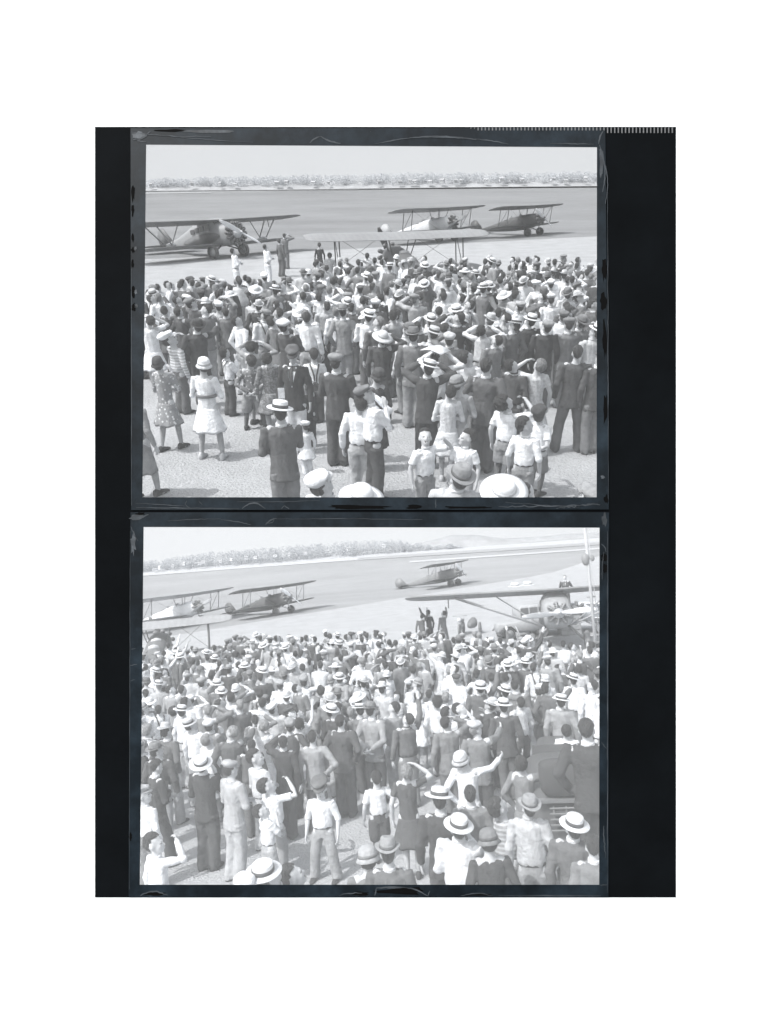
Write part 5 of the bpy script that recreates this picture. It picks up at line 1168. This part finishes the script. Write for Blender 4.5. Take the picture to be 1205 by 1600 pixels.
for _i in range(9): PLACED['B'] += [(_c.x + dx, 9.3 + .4 * _i) for dx in (-.5, 0, .5)]
# ---- the packed rows between them
def inside(poly, x, y):
    c = False; n = len(poly)
    for i in range(n):
        x1, y1 = poly[i]; x2, y2 = poly[i - 1]
        if (y1 > y) != (y2 > y) and x < (x2 - x1) * (y - y1) / (y2 - y1) + x1: c = not c
    return c
def fill(fr, poly, dmin, tries, seed, lo, hi):
    r = random.Random(seed); pos = PLACED[fr.name]
    for _ in range(tries):
        y = r.uniform(lo, hi); x = r.uniform(-.37, .37) * y * 1.0
        dm = dmin * r.uniform(.74, 1.14)
        if any((x - q[0]) ** 2 + (y - q[1]) ** 2 < dm * dm for q in pos): continue
        bk = r.choices('mwc', (60, 20, 20))[0]
        h = {'m': r.uniform(1.62, 1.80), 'w': r.uniform(1.52, 1.66), 'c': r.uniform(1.30, 1.55)}[bk]
        px = fr.px((x, y, h))
        if not inside(poly, *px): continue
        pose = r.choices(list('dsSbfqchpPr'), (36, 11, 7, 0, 15, 7, 6, 6, 8, 2, 2))[0]; hd = r.choice((0, 1, 1, 2, 2, 3, 4)); yaw = r.gauss(-14, 32) if r.random() < .84 else r.uniform(-130, 130)
        if bk == 'm':
            if r.random() < .56: top, tt = 'jacket', r.choice((1, 2, 2, 3, 3, 4, 4, 5, 6))
            elif r.random() < .75: top, tt = 'shirt', r.choice((8, 9, 9, 9, 7))
            else: top, tt = 'sweater', r.choice((2, 3, 4, 5, 6, 7))
            bt = r.choice((2, 2, 3, 3, 4, 5, 6)); bot = 'long'; hat = r.choices(('n', 'bo', 'bt', 'fe', 'ff', 'ca', 'cl'), (58, 4, 4, 9, 5, 14, 7))[0]
        elif bk == 'w': top, tt, bot = 'dress', r.choice((3, 4, 5, 6, 7, 8, 9, 9)), 'none'; bt = tt; hat = r.choices(('n', 'cw', 'st'), (62, 30, 8))[0]
        else: top, tt = r.choice((('shirt', 9), ('shirt', 9), ('shirt', 8), ('rolled', 9), ('sweater', 3), ('sweater', 5), ('tee', 9))); bot = r.choice(('long', 'long', 'knick')); bt = r.choice((2, 3, 4, 5)); hat = r.choices(('n', 'ca', 'cl'), (74, 16, 10))[0]
        ht = {'bo': r.choice((8, 9, 9)), 'bt': r.choice((8, 9)), 'cw': r.choice((3, 5, 8, 9)), 'ca': r.choice((2, 3, 4, 5)), 'cl': r.choice((7, 8, 9))}.get(hat)
        pat, t2 = ('plain', None)
        if top == 'dress' and r.random() < .4: pat, t2 = r.choice(('spots', 'mottle')), max(1, min(9, tt + r.choice((-2, 2))))
        q = P(fr, (x, y), h, yaw, bk, top, bot, hat, pose, hd, 'tog', tt, bt, ht, r.choice((0, 1, 1, 2)), r.choice(('', '', '', 'fair', 'curl')) if bk != 'm' else r.choice(('', '', '', 'braces', 'fair')), None, pat, t2)
        q.px = px; q.rand = True; PEOPLE.append(q); pos.append((x, y))
fill(FA, [(210, 446), (260, 438), (300, 430), (350, 436), (390, 424), (440, 424), (466, 428), (484, 404), (520, 402), (560, 399), (640, 396), (700, 402), (760, 400), (860, 398), (950, 401), (950, 505), (840, 500), (760, 510), (700, 515), (640, 505), (570, 500), (545, 478), (500, 486), (420, 488), (330, 478), (280, 472), (210, 472)], .66, 9000, 11, 8.5, 27)
fill(FB, [(205, 1012), (300, 1008), (330, 1006), (360, 992), (420, 985), (520, 982), (620, 983), (700, 985), (760, 985), (800, 986), (860, 996), (950, 1000), (950, 1130), (900, 1150), (800, 1130), (730, 1130), (640, 1120), (600, 1105), (560, 1105), (480, 1105), (440, 1130), (380, 1140), (300, 1140), (205, 1190)], .66, 9000, 12, 9, 28)
# ---- the 300 that show largest become people of their own, the rest one crowd per picture
for p in PEOPLE: p.size = p.h / p.d
PEOPLE.sort(key=lambda p: (p.lm is None, hasattr(p, 'rand'), -p.size))
OWN, REST = PEOPLE[:300], PEOPLE[300:]
TW = {0: 'black', 1: 'black', 2: 'dark', 3: 'dark', 4: 'grey', 5: 'grey', 6: 'pale grey', 7: 'pale', 8: 'white', 9: 'white'}
HW = {'n': 'bareheaded', 'bo': 'straw boater', 'bt': 'tilted boater', 'fe': 'fedora', 'ff': 'pale fedora', 'ca': 'dark cap', 'cl': 'pale cap', 'cp': 'peaked cap', 'cw': 'cloche', 'st': 'wide hat', 'pa': 'paper on head'}
PW = {'d': 'arms down', 's': 'shading eyes', 'S': 'hand at brow', 'b': 'both arms up', 'f': 'arms folded', 'q': 'hand to chin', 'c': 'hands clasped behind', 'h': 'hands on hips', 'p': 'hands in pockets', 'P': 'arm outstretched', 'r': 'waving', 'R': 'arm raised', 'k': 'hand on hip', 'B': 'both arms aloft'}
GW = {'tee': 'vest', 'rolled': 'shirt', 'sweater': 'jumper'}
LM = [p for p in PEOPLE if p.lm]
used = set()
def who(p): return {'m': 'man', 'w': 'woman', 'c': 'child'}[p.bk]
def short_lm(q): return 'the ' + q.lm
def nwords(s_): return len(s_.replace('-', ' ').split())
for p in OWN:
    g = GW.get(p.top, p.top); cands = []
    if p.lm:
        base = p.lm; extra = []
        if not any(k in base for k in ('cap', 'hat', 'boater', 'fedora', 'cloche', 'bare', 'hair', 'curly', 'head')): extra.append(HW[p.hat])
        extra.append(f'{TW[p.tt]} {g}'); extra.append(PW[p.pose])
        s_ = base
        for e in extra:
            if nwords(s_ + ' ' + e) <= 14 and e.split()[-1] not in s_: s_ += ', ' + e
        cands.append(s_); cands.append(s_ + (', upper' if p.fr is FA else ', lower') + ' picture')
    hat = HW[p.hat]; hd = f', {hat}' if p.hat == 'n' else f' and {hat}'
    near = sorted([q for q in LM if q.fr is p.fr and q is not p], key=lambda q: (q.px[0] - p.px[0]) ** 2 + 2 * (q.px[1] - p.px[1]) ** 2)[:8]
    for q in near:
        dx, dy = p.px[0] - q.px[0], p.px[1] - q.px[1]
        rels = ['behind' if dy < 0 else 'before'] if abs(dy) > abs(dx) * .6 else [('left of' if dx < 0 else 'right of')]
        for rel in rels:
            for b0 in (f'{TW[p.tt]} {g} {who(p)}{hd}, {PW[p.pose]}', f'{TW[p.tt]} {g} {who(p)}{hd}', f'{TW[p.tt]} {g} {who(p)}, {PW[p.pose]}'):
                s_ = f'{b0}, {rel} {short_lm(q)}'
                if nwords(s_) <= 16: cands.append(s_)
    for s_ in cands:
        if s_.lower() not in used and 4 <= nwords(s_) <= 16: p.label = s_; used.add(s_.lower()); break
    else:
        p.label = cands[-1] if cands else f'{TW[p.tt]} {g} {who(p)}{hd} in the crowd'; print('DUP', p.label)
for p in OWN: build_person(p)
build_crowd([p for p in REST if p.fr is FA], FA, 'packed far rows of spectators near the aeroplanes, upper picture')
build_crowd([p for p in REST if p.fr is FB], FB, 'packed far rows of spectators below the aeroplanes, lower picture')
# the crate that carries the man behind the wing, and hats left lying on it
pw = PEOPLE[[i for i, p in enumerate(PEOPLE) if p.lm == 'man standing high behind the long wing'][0]]
o = link('crate', None, mw=Matrix.Translation((pw.loc[0], pw.loc[1], 0)), label='slatted wooden crate under the man behind the wing', cat='crate')
cm = mat('crate_wood', .3, .85, .2, 8.0)
for k in range(4):
    for sy in (-1, 1):
        mb = MB(); mb.box((0, sy * .4, pw.z0 * (.14 + .24 * k)), (.9, .03, pw.z0 * .2)); link('slat', mb.mesh('slat', False), o, cm)
for sx in (-1, 1):
    for sy in (-1, 1):
        mb = MB(); mb.box((sx * .42, sy * .36, pw.z0 * .48), (.07, .05, pw.z0 * .96)); link('post', mb.mesh('post', False), o, cm)
mb = MB(); mb.box((0, 0, pw.z0 - .02), (.94, .9, .03)); link('lid', mb.mesh('lid', False), o, cm)
if __import__('os').environ.get('DBG'):
    for p in PEOPLE: print('LAB', p.fr.name, int(p.px[0]), int(p.px[1]), p.pose, round(p.d, 1), p.label)
print('PEOPLE', len(OWN), len(REST), 'A', sum(p.fr is FA for p in PEOPLE))
